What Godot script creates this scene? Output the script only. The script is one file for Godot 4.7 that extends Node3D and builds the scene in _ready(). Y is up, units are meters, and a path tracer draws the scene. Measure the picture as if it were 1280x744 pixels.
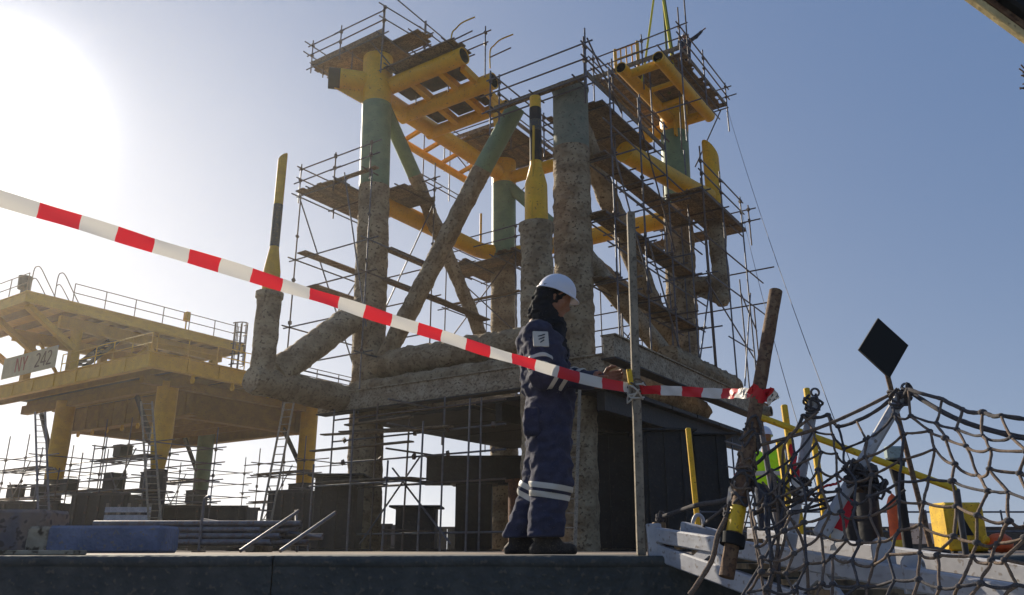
extends Node3D
# Offshore jacket and deck module on a barge, worker stringing barrier tape at the quay edge.

const FOCAL := 1000.0          # focal length in photograph pixels (1280 wide)
const HORIZON := 688.0
const EYE := 0.03
var pitch := atan((HORIZON - 372.0) / FOCAL)
# grid of the jacket: corner leg and the two horizontal directions of its square
const LEG_A := Vector3(-5.41, 0, -28.21)
const E1 := Vector3(0.563, 0, -0.8264)
const E2 := Vector3(0.8264, 0, 0.563)
const SIDE := 8.9

var M := {}
var unit_tube: ArrayMesh
var unit_box: BoxMesh
var rng := RandomNumberGenerator.new()
var used := {}

func ray(px: float, py: float) -> Vector3:
	var u := (px - 640.0) / FOCAL
	var v := (372.0 - py) / FOCAL
	return Vector3(u, v * cos(pitch) + sin(pitch), -(cos(pitch) - v * sin(pitch)))

func at(px: float, py: float, d: float) -> Vector3:      # point at d metres in front
	var r := ray(px, py)
	return Vector3(0, EYE, 0) + r * (d / -r.z)

func J(a: float, b: float, h: float) -> Vector3:         # point on the jacket's grid
	return LEG_A + E1 * a + E2 * b + Vector3(0, h, 0)

func LJ(i: int, h: float) -> Vector3:                    # axis of a leg, battered inwards
	var c := [[0.0, 0.0], [SIDE, 0.0], [SIDE, SIDE], [0.0, SIDE]]
	var k: float = 1.0 - 0.06 * (17.0 - h) / 17.0
	return J(4.45 + (c[i][0] - 4.45) * k, 4.45 + (c[i][1] - 4.45) * k, h)

func face_a(px: float, py: float, a: float) -> Vector3:  # where a sight line meets the vertical plane a = const
	var r := ray(px, py)
	var o := Vector3(0, EYE, 0)
	return o + r * ((a - (o - LEG_A).dot(E1)) / r.dot(E1))

func face_b(px: float, py: float, b: float) -> Vector3:
	var r := ray(px, py)
	var o := Vector3(0, EYE, 0)
	return o + r * ((b - (o - LEG_A).dot(E2)) / r.dot(E2))

# ---------------------------------------------------------------- naming
func numbered(called: String) -> String:
	var n: int = used.get(called, 0)
	used[called] = n + 1
	return called if n == 0 else "%s_%03d" % [called, n]

func tag(o: Node3D, label: String, category: String, group := "") -> Node3D:
	o.set_meta("label", label)
	o.set_meta("category", category)
	if group:
		o.set_meta("group", group)
	return o

func thing(called: String, label: String, category: String, where := Vector3.ZERO, group := "") -> Node3D:
	var o := Node3D.new()
	o.name = numbered(called)
	add_child(o)
	o.position = where
	tag(o, label, category, group)
	return o

func mesh_node(called: String, mesh: Mesh, mat: Material, parent: Node) -> MeshInstance3D:
	var o := MeshInstance3D.new()
	o.name = numbered(called) if parent == self else called
	o.mesh = mesh
	o.material_override = mat
	parent.add_child(o, true)
	return o

func base_of(parent: Node) -> Vector3:
	var p := Vector3.ZERO
	var n := parent
	while n != self and n is Node3D:
		p += n.position
		n = n.get_parent()
	return p

func copy_of(o: Node3D, where: Vector3, label := "") -> Node3D:
	var c: Node3D = o.duplicate()
	c.name = numbered(String(o.name))
	add_child(c)
	c.position = where
	if label:
		c.set_meta("label", label)
	return c

# ---------------------------------------------------------------- materials
func rgb(r: float, g: float, b: float) -> Color:
	return Color(r / 255.0, g / 255.0, b / 255.0)

func noise_image(seed_: int, freq: float, size: int, octaves := 4) -> Image:
	var n := FastNoiseLite.new()
	n.seed = seed_
	n.frequency = freq
	n.noise_type = FastNoiseLite.TYPE_SIMPLEX_SMOOTH
	n.fractal_octaves = octaves
	return n.get_seamless_image(size, size)

# colour patches: base cols[0], patches of cols[1] from a coarse noise, specks of cols[2] from a fine one
func grain(cols: Array, seed_: int, tile: float, rough := 0.8, metal := 0.0, coarse := 0.012, fine := 0.06, bump := 0.0, amount := 0.5, speck := 0.66) -> StandardMaterial3D:
	var size := 256
	var big := noise_image(seed_, coarse, size)
	var small := noise_image(seed_ + 7, fine, size, 3)
	var im := Image.create(size, size, false, Image.FORMAT_RGB8)
	var hgt := Image.create(size, size, false, Image.FORMAT_RGB8)
	for y in size:
		for x in size:
			var b := big.get_pixel(x, y).r
			var s := small.get_pixel(x, y).r
			var c: Color = cols[0]
			c = c.lerp(cols[1], smoothstep(0.5 - 0.16, 0.5 + 0.16, b * 0.75 + s * 0.25) * amount * 2.0 if amount < 0.5 else smoothstep(0.34, 0.66, b * 0.75 + s * 0.25))
			c = c.lerp(cols[2], smoothstep(speck, speck + 0.08, s))
			c = c * (0.93 + 0.14 * s)
			c.a = 1.0
			im.set_pixel(x, y, c)
			var q := b * 0.4 + s * 0.6
			hgt.set_pixel(x, y, Color(q, q, q))
	im.generate_mipmaps()
	var m := StandardMaterial3D.new()
	m.albedo_texture = ImageTexture.create_from_image(im)
	m.roughness = rough
	m.metallic = metal
	m.uv1_triplanar = true
	m.uv1_world_triplanar = true
	m.uv1_scale = Vector3.ONE / tile
	if bump > 0.0:
		hgt.bump_map_to_normal_map(6.0)
		m.normal_enabled = true
		m.normal_texture = ImageTexture.create_from_image(hgt)
		m.normal_scale = bump
	return m

func plain(c: Color, rough := 0.7, metal := 0.0) -> StandardMaterial3D:
	var m := StandardMaterial3D.new()
	m.albedo_color = c
	m.roughness = rough
	m.metallic = metal
	return m

func make_materials() -> void:
	M.yellow = grain([rgb(236, 178, 0), rgb(224, 164, 2), rgb(164, 116, 18)], 11, 2.6, 0.5, 0.0, 0.012, 0.05, 0.0, 0.5, 0.74)
	M.old_yellow = grain([rgb(216, 166, 4), rgb(200, 152, 10), rgb(150, 112, 26)], 12, 2.2, 0.6, 0.0, 0.012, 0.08, 0.0, 0.5, 0.76)
	M.green = grain([rgb(122, 142, 104), rgb(108, 130, 98), rgb(96, 100, 80)], 13, 2.4, 0.6, 0.0, 0.012, 0.05, 0.0, 0.5, 0.72)
	M.grey_green = grain([rgb(134, 134, 114), rgb(118, 122, 104), rgb(92, 86, 70)], 46, 1.8, 0.8, 0.0, 0.012, 0.05, 0.3, 0.5, 0.68)
	M.girder = grain([rgb(158, 118, 34), rgb(138, 102, 36), rgb(104, 78, 42)], 47, 2.4, 0.75, 0.0, 0.012, 0.08, 0.0, 0.5, 0.74)
	M.boat_deck = grain([rgb(178, 180, 172), rgb(160, 162, 156), rgb(120, 112, 100)], 48, 1.6, 0.7, 0.0, 0.012, 0.05, 0.1, 0.5, 0.7)
	M.growth = grain([rgb(168, 150, 120), rgb(128, 108, 82), rgb(82, 66, 50)], 14, 2.7, 0.95, 0.0, 0.014, 0.07, 1.4, 0.5, 0.68)
	M.scaf = grain([rgb(112, 112, 118), rgb(92, 90, 94), rgb(104, 82, 66)], 16, 0.9, 0.5, 0.45, 0.015, 0.06, 0.0, 0.5, 0.7)
	M.scaf_rust = grain([rgb(104, 92, 84), rgb(90, 80, 76), rgb(96, 68, 50)], 17, 0.8, 0.6, 0.35, 0.015, 0.06, 0.0, 0.5, 0.62)
	M.board0 = grain([rgb(150, 126, 98), rgb(124, 104, 80), rgb(88, 74, 58)], 18, 1.1, 0.9, 0.0, 0.012, 0.05, 0.5, 0.5, 0.62)
	M.board1 = grain([rgb(130, 112, 90), rgb(108, 94, 76), rgb(76, 66, 54)], 19, 1.2, 0.9, 0.0, 0.012, 0.05, 0.5, 0.5, 0.62)
	M.board2 = grain([rgb(150, 128, 98), rgb(124, 104, 78), rgb(86, 74, 58)], 20, 1.3, 0.9, 0.0, 0.012, 0.05, 0.5, 0.5, 0.62)
	M.dark_steel = grain([rgb(62, 58, 58), rgb(48, 46, 47), rgb(86, 62, 48)], 21, 2.2, 0.7, 0.2, 0.012, 0.05, 0.3, 0.5, 0.68)
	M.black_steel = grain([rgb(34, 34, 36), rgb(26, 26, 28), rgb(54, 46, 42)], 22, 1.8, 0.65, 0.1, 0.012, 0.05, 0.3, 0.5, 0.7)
	M.rust = grain([rgb(126, 78, 50), rgb(98, 62, 44), rgb(66, 46, 38)], 23, 1.4, 0.85, 0.1, 0.014, 0.06, 0.5, 0.5, 0.6)
	M.deck = grain([rgb(138, 126, 112), rgb(128, 104, 84), rgb(92, 82, 74)], 24, 3.5, 0.85, 0.0, 0.01, 0.05, 0.4, 0.5, 0.62)
	M.quay = grain([rgb(76, 78, 76), rgb(60, 64, 64), rgb(88, 84, 76)], 25, 1.3, 0.75, 0.1, 0.012, 0.09, 0.5, 0.5, 0.72)
	M.concrete = grain([rgb(176, 162, 138), rgb(144, 128, 104), rgb(90, 76, 60)], 26, 2.0, 0.95, 0.0, 0.014, 0.07, 0.7, 0.5, 0.6)
	M.blue_block = grain([rgb(122, 128, 148), rgb(106, 112, 130), rgb(128, 120, 112)], 27, 0.9, 0.9, 0.0, 0.012, 0.09, 0.5, 0.5, 0.7)
	M.tan_block = grain([rgb(146, 124, 106), rgb(122, 110, 108), rgb(98, 84, 74)], 28, 1.3, 0.9, 0.0, 0.012, 0.05, 0.6, 0.5, 0.64)
	M.white_paint = grain([rgb(182, 182, 186), rgb(164, 164, 170), rgb(118, 108, 100)], 29, 0.7, 0.5, 0.0, 0.012, 0.05, 0.1, 0.5, 0.74)
	M.rope = grain([rgb(128, 110, 94), rgb(104, 88, 76), rgb(72, 60, 54)], 30, 0.12, 0.95, 0.0, 0.02, 0.07, 0.8, 0.5, 0.6)
	M.rope_blue = grain([rgb(88, 84, 84), rgb(72, 68, 70), rgb(52, 48, 50)], 31, 0.12, 0.95, 0.0, 0.02, 0.07, 0.8, 0.5, 0.6)
	M.pipe_rust = grain([rgb(128, 104, 80), rgb(104, 76, 56), rgb(72, 54, 44)], 32, 0.35, 0.85, 0.1, 0.014, 0.05, 0.5, 0.5, 0.6)
	M.post_wood = grain([rgb(152, 140, 122), rgb(126, 116, 102), rgb(96, 86, 74)], 33, 0.5, 0.9, 0.0, 0.014, 0.05, 0.5, 0.5, 0.64)
	M.bright_yellow = grain([rgb(226, 184, 26), rgb(206, 164, 26), rgb(150, 112, 34)], 34, 0.6, 0.5, 0.0, 0.012, 0.05, 0.0, 0.5, 0.74)
	M.cloth = grain([rgb(58, 59, 80), rgb(47, 48, 67), rgb(72, 73, 90)], 35, 0.3, 0.95, 0.0, 0.014, 0.09, 0.35, 0.5, 0.76)
	M.hood = grain([rgb(26, 26, 30), rgb(20, 20, 23), rgb(40, 40, 44)], 36, 0.2, 0.97, 0.0, 0.014, 0.08, 0.5, 0.5, 0.72)
	M.boot = grain([rgb(60, 50, 42), rgb(44, 38, 34), rgb(86, 76, 62)], 37, 0.2, 0.8, 0.0, 0.014, 0.06, 0.4, 0.5, 0.68)
	M.skin = grain([rgb(150, 102, 76), rgb(138, 92, 68), rgb(120, 80, 60)], 38, 0.08, 0.6, 0.0, 0.014, 0.06, 0.1, 0.5, 0.78)
	M.sea = grain([rgb(48, 70, 78), rgb(42, 62, 72), rgb(54, 78, 86)], 39, 14.0, 0.12, 0.0, 0.02, 0.08, 0.6, 0.5, 0.8)
	M.reflect = plain(rgb(196, 190, 178), 0.5)
	M.hard_hat = plain(rgb(212, 212, 222), 0.4)
	M.black = plain(rgb(18, 18, 20), 0.8)
	M.hair = plain(rgb(22, 18, 16), 0.9)
	M.eye = plain(rgb(200, 196, 188), 0.3)
	M.lime = grain([rgb(204, 255, 30), rgb(192, 250, 24), rgb(210, 255, 60)], 40, 0.3, 0.8, 0.0, 0.014, 0.06, 0.3, 0.5, 0.8)
	M.navy = plain(rgb(36, 42, 56), 0.9)
	M.orange = grain([rgb(214, 92, 32), rgb(190, 78, 30), rgb(150, 70, 40)], 41, 0.4, 0.6, 0.0, 0.012, 0.05, 0.1, 0.5, 0.74)
	M.band_dark = grain([rgb(46, 52, 58), rgb(58, 60, 62), rgb(96, 84, 40)], 42, 1.1, 0.7, 0.0, 0.014, 0.05, 0.0, 0.5, 0.66)
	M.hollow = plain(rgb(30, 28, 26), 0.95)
	M.sling_yellow = plain(rgb(214, 196, 40), 0.85)
	M.sling_green = plain(rgb(78, 96, 52), 0.85)
	M.wire = plain(rgb(92, 92, 96), 0.6, 0.4)
	M.sign = grain([rgb(196, 186, 150), rgb(182, 172, 138), rgb(160, 148, 116)], 43, 1.5, 0.7, 0.0, 0.012, 0.05, 0.0, 0.5, 0.74)
	M.letter = plain(rgb(96, 74, 60), 0.8)
	M.letter_red = plain(rgb(168, 96, 84), 0.8)
	M.canopy_edge = grain([rgb(212, 190, 138), rgb(190, 168, 120), rgb(150, 130, 92)], 44, 0.5, 0.7, 0.0, 0.014, 0.05, 0.2, 0.5, 0.7)
	M.panel_grey = grain([rgb(150, 168, 166), rgb(134, 152, 152), rgb(110, 120, 118)], 45, 0.6, 0.6, 0.0, 0.014, 0.05, 0.0, 0.5, 0.72)
	M.tape = StandardMaterial3D.new()
	M.tape.vertex_color_use_as_albedo = true
	M.tape.roughness = 0.45
	M.tape.backlight_enabled = true
	M.tape.backlight = Color(0.8, 0.8, 0.8)
	M.tape.cull_mode = BaseMaterial3D.CULL_DISABLED

# ---------------------------------------------------------------- shapes
func quad(st: SurfaceTool, a: Vector3, b: Vector3, c: Vector3, d: Vector3, out: Vector3) -> void:
	if (a - c).cross(a - b).dot(out) < 0.0:
		var t := b
		b = d
		d = t
	for v in [a, b, c, a, c, d]:
		st.add_vertex(v)

func frame_of(dir: Vector3) -> Basis:                    # y along dir
	var y := dir.normalized()
	var x := Vector3.UP.cross(y) if absf(y.y) < 0.95 else Vector3.RIGHT.cross(y)
	x = x.normalized()
	return Basis(x, y, x.cross(y))

func make_units() -> void:
	var st := SurfaceTool.new()
	st.begin(Mesh.PRIMITIVE_TRIANGLES)
	var n := 10
	for i in n:
		var p := Vector3(cos(TAU * i / n), 0, sin(TAU * i / n))
		var q := Vector3(cos(TAU * (i + 1) / n), 0, sin(TAU * (i + 1) / n))
		st.set_smooth_group(1)
		quad(st, p - Vector3(0, 0.5, 0), q - Vector3(0, 0.5, 0), q + Vector3(0, 0.5, 0), p + Vector3(0, 0.5, 0), p + q)
		st.set_smooth_group(2)
		for s in [-0.5, 0.5]:
			var o := Vector3(0, s, 0)
			quad(st, o, o + p, o + (p + q) * 0.5, o + q, Vector3(0, s, 0))
	st.generate_normals()
	unit_tube = st.commit()
	unit_box = BoxMesh.new()

func tube(parent: Node, called: String, a: Vector3, b: Vector3, r: float, mat: Material) -> MeshInstance3D:
	var o := mesh_node(called, unit_tube, mat, parent)
	var f := frame_of(b - a)
	o.transform = Transform3D(Basis(f.x * r, f.y * a.distance_to(b), f.z * r), (a + b) * 0.5 - base_of(parent))
	return o

# a bar from a to b: w across, h along the up-ish direction
func bar(parent: Node, called: String, a: Vector3, b: Vector3, w: float, h: float, mat: Material, up := Vector3.UP) -> MeshInstance3D:
	var o := mesh_node(called, unit_box, mat, parent)
	var z := (b - a).normalized()
	var x := up.cross(z).normalized()
	var y := z.cross(x)
	o.transform = Transform3D(Basis(x * w, y * h, z * a.distance_to(b)), (a + b) * 0.5 - base_of(parent))
	return o

# block on the jacket's grid: a0..a1, b0..b1, h0..h1
func block(parent: Node, called: String, a0: float, a1: float, b0: float, b1: float, h0: float, h1: float, mat: Material) -> MeshInstance3D:
	var o := mesh_node(called, unit_box, mat, parent)
	o.transform = Transform3D(Basis(E2 * absf(b1 - b0), Vector3.UP * (h1 - h0), -E1 * absf(a1 - a0)), J((a0 + a1) / 2, (b0 + b1) / 2, (h0 + h1) / 2) - base_of(parent))
	return o

# body of revolution about a -> b; prof = [[metres along, radius], ...]; rough surfaces get noise
func lathe(parent: Node, called: String, a: Vector3, b: Vector3, prof: Array, mat: Material, seg := 22, amp := 0.0, seed_ := 1, step := 0.11, freq := 1.6) -> MeshInstance3D:
	var f := frame_of(b - a)
	var pr := []
	for i in prof.size() - 1:
		var p: Array = prof[i]
		var q: Array = prof[i + 1]
		var n := 1
		if amp > 0.0:
			n = maxi(1, int(Vector2(p[0], p[1]).distance_to(Vector2(q[0], q[1])) / step))
		for k in n:
			pr.append([lerpf(p[0], q[0], float(k) / n), lerpf(p[1], q[1], float(k) / n)])
	pr.append(prof[-1])
	var no := FastNoiseLite.new()
	no.seed = seed_
	no.frequency = freq
	no.fractal_octaves = 4
	no.fractal_gain = 0.6
	var rings := []
	for p in pr:
		var ring := PackedVector3Array()
		for i in seg:
			var t := TAU * i / seg
			var dirn := f.x * cos(t) + f.z * sin(t)
			var r: float = p[1]
			var v := f.y * float(p[0]) + dirn * r
			if amp > 0.0 and r > 0.01:
				var w := no.get_noise_3dv((v + a) * 1.0)
				v += dirn * amp * (w * 1.2 + 0.35 * maxf(0.0, no.get_noise_3dv((v + a) * 3.1)) * 2.0)
			ring.append(v)
		rings.append(ring)
	var st := SurfaceTool.new()
	st.begin(Mesh.PRIMITIVE_TRIANGLES)
	var g := 1
	for k in rings.size() - 1:
		if k > 0:
			var u0 := Vector2(pr[k][0] - pr[k - 1][0], pr[k][1] - pr[k - 1][1])
			var u1 := Vector2(pr[k + 1][0] - pr[k][0], pr[k + 1][1] - pr[k][1])
			if absf(u0.angle_to(u1)) > 0.6:
				g += 1
		st.set_smooth_group(g)
		var along := Vector2(pr[k + 1][0] - pr[k][0], pr[k + 1][1] - pr[k][1])
		for i in seg:
			var j := (i + 1) % seg
			var tm := TAU * (i + 0.5) / seg
			var out := (f.x * cos(tm) + f.z * sin(tm)) * along.x - f.y * along.y
			quad(st, rings[k][i], rings[k][j], rings[k + 1][j], rings[k + 1][i], out)
	st.generate_normals()
	var o := mesh_node(called, st.commit(), mat, parent)
	o.position = a - base_of(parent)
	return o

# painted pipe with open end(s): both ends show wall thickness and a dark bore
func pipe(parent: Node, called: String, a: Vector3, b: Vector3, r: float, mat: Material, open_a := false, open_b := false) -> MeshInstance3D:
	var l := a.distance_to(b)
	var pr := []
	if open_a:
		pr = [[0.5, 0.0], [0.5, r * 0.86], [0.0, r * 0.88]]
	else:
		pr = [[0.0, 0.0]]
	pr += [[0.0, r], [l, r]]
	if open_b:
		pr += [[l, r * 0.88], [l - 0.5, r * 0.86], [l - 0.5, 0.0]]
	else:
		pr += [[l, 0.0]]
	var o := lathe(parent, called, a, b, pr, mat, 26)
	for e in [[open_a, 0.0], [open_b, l]]:
		if e[0]:
			var y := (b - a).normalized()
			var s: float = 1.0 if e[1] == 0.0 else -1.0
			var p0: Vector3 = a + y * float(e[1])
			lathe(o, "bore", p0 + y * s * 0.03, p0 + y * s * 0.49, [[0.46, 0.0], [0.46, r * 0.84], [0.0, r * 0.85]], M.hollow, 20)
	return o

# swept round tube through points (ropes, rails, bent pipes)
func sweep(parent: Node, called: String, pts: Array, r: float, mat: Material, seg := 8, lumpy := 0.0, seed_ := 3) -> MeshInstance3D:
	var st := SurfaceTool.new()
	st.begin(Mesh.PRIMITIVE_TRIANGLES)
	sweep_into(st, pts, r, seg, lumpy, seed_)
	st.generate_normals()
	var o := mesh_node(called, st.commit(), mat, parent)
	o.position = -base_of(parent)
	return o

func sweep_into(st: SurfaceTool, pts: Array, r: float, seg: int, lumpy: float, seed_: int) -> void:
	var rg := RandomNumberGenerator.new()
	rg.seed = seed_
	var rings := []
	var last := frame_of(pts[1] - pts[0])
	for k in pts.size():
		var d: Vector3 = (pts[mini(k + 1, pts.size() - 1)] - pts[maxi(k - 1, 0)]).normalized()
		var x := (last.x - d * last.x.dot(d)).normalized()
		last = Basis(x, d, x.cross(d))
		var ring := []
		var rr := r * (1.0 + rg.randf_range(-lumpy, lumpy))
		for i in seg:
			ring.append(pts[k] + (last.x * cos(TAU * i / seg) + last.z * sin(TAU * i / seg)) * rr)
		rings.append(ring)
	st.set_smooth_group(1)
	for k in rings.size() - 1:
		for i in seg:
			var j := (i + 1) % seg
			quad(st, rings[k][i], rings[k][j], rings[k + 1][j], rings[k + 1][i], rings[k][i] + rings[k][j] - pts[k] * 2.0)
	st.set_smooth_group(2)
	for e in [0, rings.size() - 1]:
		var c: Vector3 = pts[e]
		var o: Vector3 = c - (pts[1] if e == 0 else pts[e - 1])
		for i in range(0, seg, 2):
			quad(st, c, rings[e][i], rings[e][(i + 1) % seg], rings[e][(i + 2) % seg], o)

func curve(pts: Array, n := 8) -> Array:                 # Catmull-Rom through points
	var out := []
	for i in pts.size() - 1:
		var p0: Vector3 = pts[maxi(i - 1, 0)]
		var p3: Vector3 = pts[mini(i + 2, pts.size() - 1)]
		for k in n:
			out.append((pts[i] as Vector3).cubic_interpolate(pts[i + 1], p0, p3, float(k) / n))
	out.append(pts[-1])
	return out

func sag(a: Vector3, b: Vector3, drop: float, n := 10) -> Array:
	var out := []
	for i in n + 1:
		var t := float(i) / n
		out.append(a.lerp(b, t) - Vector3(0, drop * 4.0 * t * (1.0 - t), 0))
	return out

# ================================================================ the scene
func _ready() -> void:
	rng.seed = 77
	var cam := Camera3D.new()
	cam.name = "camera"
	cam.fov = rad_to_deg(2.0 * atan(372.0 / FOCAL))
	cam.near = 0.05
	cam.far = 3000.0
	cam.position = Vector3(0, EYE, 0)
	cam.rotation.x = pitch
	add_child(cam)
	cam.make_current()
	var to_sun := ray(-10, 140).normalized()
	var env := Environment.new()
	env.background_mode = Environment.BG_SKY
	env.sky = Sky.new()
	var sm := PanoramaSkyMaterial.new()
	sm.panorama = sky_picture(to_sun)
	env.sky.sky_material = sm
	env.tonemap_mode = Environment.TONE_MAPPER_LINEAR
	env.tonemap_exposure = 1.35
	env.volumetric_fog_enabled = true
	env.volumetric_fog_density = 0.0006
	env.volumetric_fog_albedo = Color(1.0, 0.985, 0.96)
	env.volumetric_fog_anisotropy = 0.7
	env.sdfgi_enabled = true
	env.ssao_enabled = true
	env.ssil_enabled = true
	var we := WorldEnvironment.new()
	we.name = "world_environment"
	we.environment = env
	add_child(we)
	var sun := DirectionalLight3D.new()
	sun.name = "sun"
	sun.light_energy = 1.6
	sun.light_color = Color(1.0, 0.95, 0.86)
	sun.light_angular_distance = 0.5
	sun.shadow_enabled = true
	add_child(sun)
	sun.look_at_from_position(to_sun * 50.0, Vector3.ZERO)
	make_materials()
	make_units()
	build_ground()
	build_jacket()
	build_scaffolds()
	build_module()
	build_deck_clutter()
	build_quay_things()
	build_gangway()
	build_people()

func sky_picture(to_sun: Vector3) -> ImageTexture:
	var w := 640
	var h := 320
	var im := Image.create(w, h, false, Image.FORMAT_RGBF)
	for y in h:
		var el := PI / 2 - PI * (y + 0.5) / h
		for x in w:
			var az := (x + 0.5) / w * TAU
			var d := Vector3(sin(az) * cos(el), sin(el), -cos(az) * cos(el))
			var g := acos(clampf(d.dot(to_sun), -1.0, 1.0))
			var low := exp(-maxf(el, 0.0) / 0.22)
			var c := Vector3(0.104, 0.19, 0.38) + Vector3(0.235, 0.255, 0.22) * low          # blue air, paler at the horizon
			c += Vector3(1.12, 1.0, 0.82) * exp(-pow(g / 0.66, 2.0)) * exp(-maxf(el, 0.0) / 0.45)   # sunlit haze, thickest low down
			c += Vector3(0.22, 0.21, 0.2) * exp(-g / 0.13)                                    # aureole of the sun
			c += Vector3(2.6, 2.5, 2.35) * exp(-pow(g / 0.066, 2.0))                             # white heart of it
			c /= 1.35
			im.set_pixel(x, y, Color(c.x, c.y, c.z))
	return ImageTexture.create_from_image(im)

func build_ground() -> void:
	var sea := mesh_node("sea", PlaneMesh.new(), M.sea, self)
	sea.mesh.size = Vector2(900, 900)
	sea.position = Vector3(0, -3.2, -200)
	sea.set_meta("kind", "structure")
	var deck := Node3D.new()
	deck.name = "barge_deck"
	add_child(deck)
	deck.set_meta("kind", "structure")
	var top := mesh_node("deck_plate", BoxMesh.new(), M.deck, deck)
	top.mesh.size = Vector3(110, 2.6, 68)
	top.position = Vector3(0, -1.302, -40.2)
	# the boat that the gangway leads down to, under the camera
	var boat := Node3D.new()
	boat.name = "boat_deck"
	add_child(boat)
	boat.set_meta("kind", "structure")
	for k in 9:
		bar(boat, "deck_plank", Vector3(-4.2 + k * 0.92, -1.56, -2.2), Vector3(-4.2 + k * 0.92, -1.56, 9.0), 0.9, 0.06, M.boat_deck)
	# the near edge: steel capped kerb with rounded nose, in lengths welded together
	var edge := Node3D.new()
	edge.name = "quay_edge"
	add_child(edge)
	edge.set_meta("kind", "structure")
	var x0 := -13.0
	var k := 0
	while x0 < 12.0:
		var l := 2.9
		var st := SurfaceTool.new()
		st.begin(Mesh.PRIMITIVE_TRIANGLES)
		var prof := [Vector2(-1.35, 0.0), Vector2(-0.02, 0.0), Vector2(0.0, -0.004), Vector2(0.012, -0.018), Vector2(0.012, -0.05), Vector2(0.0, -0.062), Vector2(0.0, -1.0), Vector2(-0.02, -2.6)]
		for i in prof.size() - 1:
			var p: Vector2 = prof[i]
			var q: Vector2 = prof[i + 1]
			st.set_smooth_group(2 if i > 0 and i < 5 else 3 + i)
			var nn := 16
			for s in nn:
				var xa := l * s / nn
				var xb := l * (s + 1) / nn
				var wob := func(x: float, v: Vector2) -> Vector3: return Vector3(x, v.y + (0.003 * sin(x * 5.1 + k * 2.0) if v.y < -0.001 and v.y > -0.1 else 0.0), v.x + 0.004 * sin(x * 2.3 + k))
				quad(st, wob.call(xa, p), wob.call(xb, p), wob.call(xb, q), wob.call(xa, q), Vector3(0, (q.x - p.x), -(q.y - p.y)))
		st.generate_normals()
		var o := mesh_node("kerb_length", st.commit(), M.quay, edge)
		o.position = Vector3(x0, 0.0, -4.86)
		x0 += l + 0.006
		k += 1

# ---------------------------------------------------------------- jacket
func slant_pipe(parent: Node, called: String, foot: Vector3, prof: Array, mat: Material, slope: Vector3, seg := 20) -> MeshInstance3D:
	# upright hollow pipe whose top is cut at an angle
	var st := SurfaceTool.new()
	st.begin(Mesh.PRIMITIVE_TRIANGLES)
	var rings := []
	for k in prof.size():
		var ring := []
		for i in seg:
			var d := Vector3(cos(TAU * i / seg), 0, sin(TAU * i / seg))
			var y: float = prof[k][0]
			if k == prof.size() - 1:
				y += d.dot(slope)
			ring.append(d * float(prof[k][1]) + Vector3(0, y, 0))
		rings.append(ring)
	var inner := []
	for i in seg:
		inner.append(Vector3(rings[-1][i].x * 0.86, rings[-1][i].y, rings[-1][i].z * 0.86))
	for k in rings.size() - 1:
		st.set_smooth_group(1)
		for i in seg:
			var j := (i + 1) % seg
			quad(st, rings[k][i], rings[k][j], rings[k + 1][j], rings[k + 1][i], rings[k][i] * Vector3(1, 0, 1) + rings[k][j] * Vector3(1, 0, 1))
	st.set_smooth_group(2)
	for i in seg:
		var j := (i + 1) % seg
		quad(st, rings[-1][i], rings[-1][j], inner[j], inner[i], Vector3.UP)
		var dn := Vector3(0, -0.6, 0)
		quad(st, inner[i], inner[j], inner[j] + dn, inner[i] + dn, -inner[i] * Vector3(1, 0, 1))
	st.generate_normals()
	var o := mesh_node(called, st.commit(), mat, parent)
	o.position = foot - base_of(parent)
	return o

func rough_tube(parent: Node, called: String, a: Vector3, b: Vector3, r: float, seed_: int, mat: Material, amp := 0.06) -> MeshInstance3D:
	var l := a.distance_to(b)
	return lathe(parent, called, a, b, [[0.0, 0.0], [0.0, r], [l, r], [l, 0.0]], mat, 26, amp, seed_)

func bent_pipe(parent: Node, called: String, pts: Array, r: float, mat: Material) -> MeshInstance3D:
	# mitred bends rounded off by short arcs
	var out := [pts[0]]
	for i in range(1, pts.size() - 1):
		var p: Vector3 = pts[i]
		var u: Vector3 = (pts[i - 1] - p).normalized()
		var v: Vector3 = (pts[i + 1] - p).normalized()
		var w := 0.55
		for k in 6:
			var t := k / 5.0
			out.append((p + u * w).lerp(p, t).lerp(p.lerp(p + v * w, t), t))
	out.append(pts[-1])
	return sweep(parent, called, out, r, mat, 24)

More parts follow.
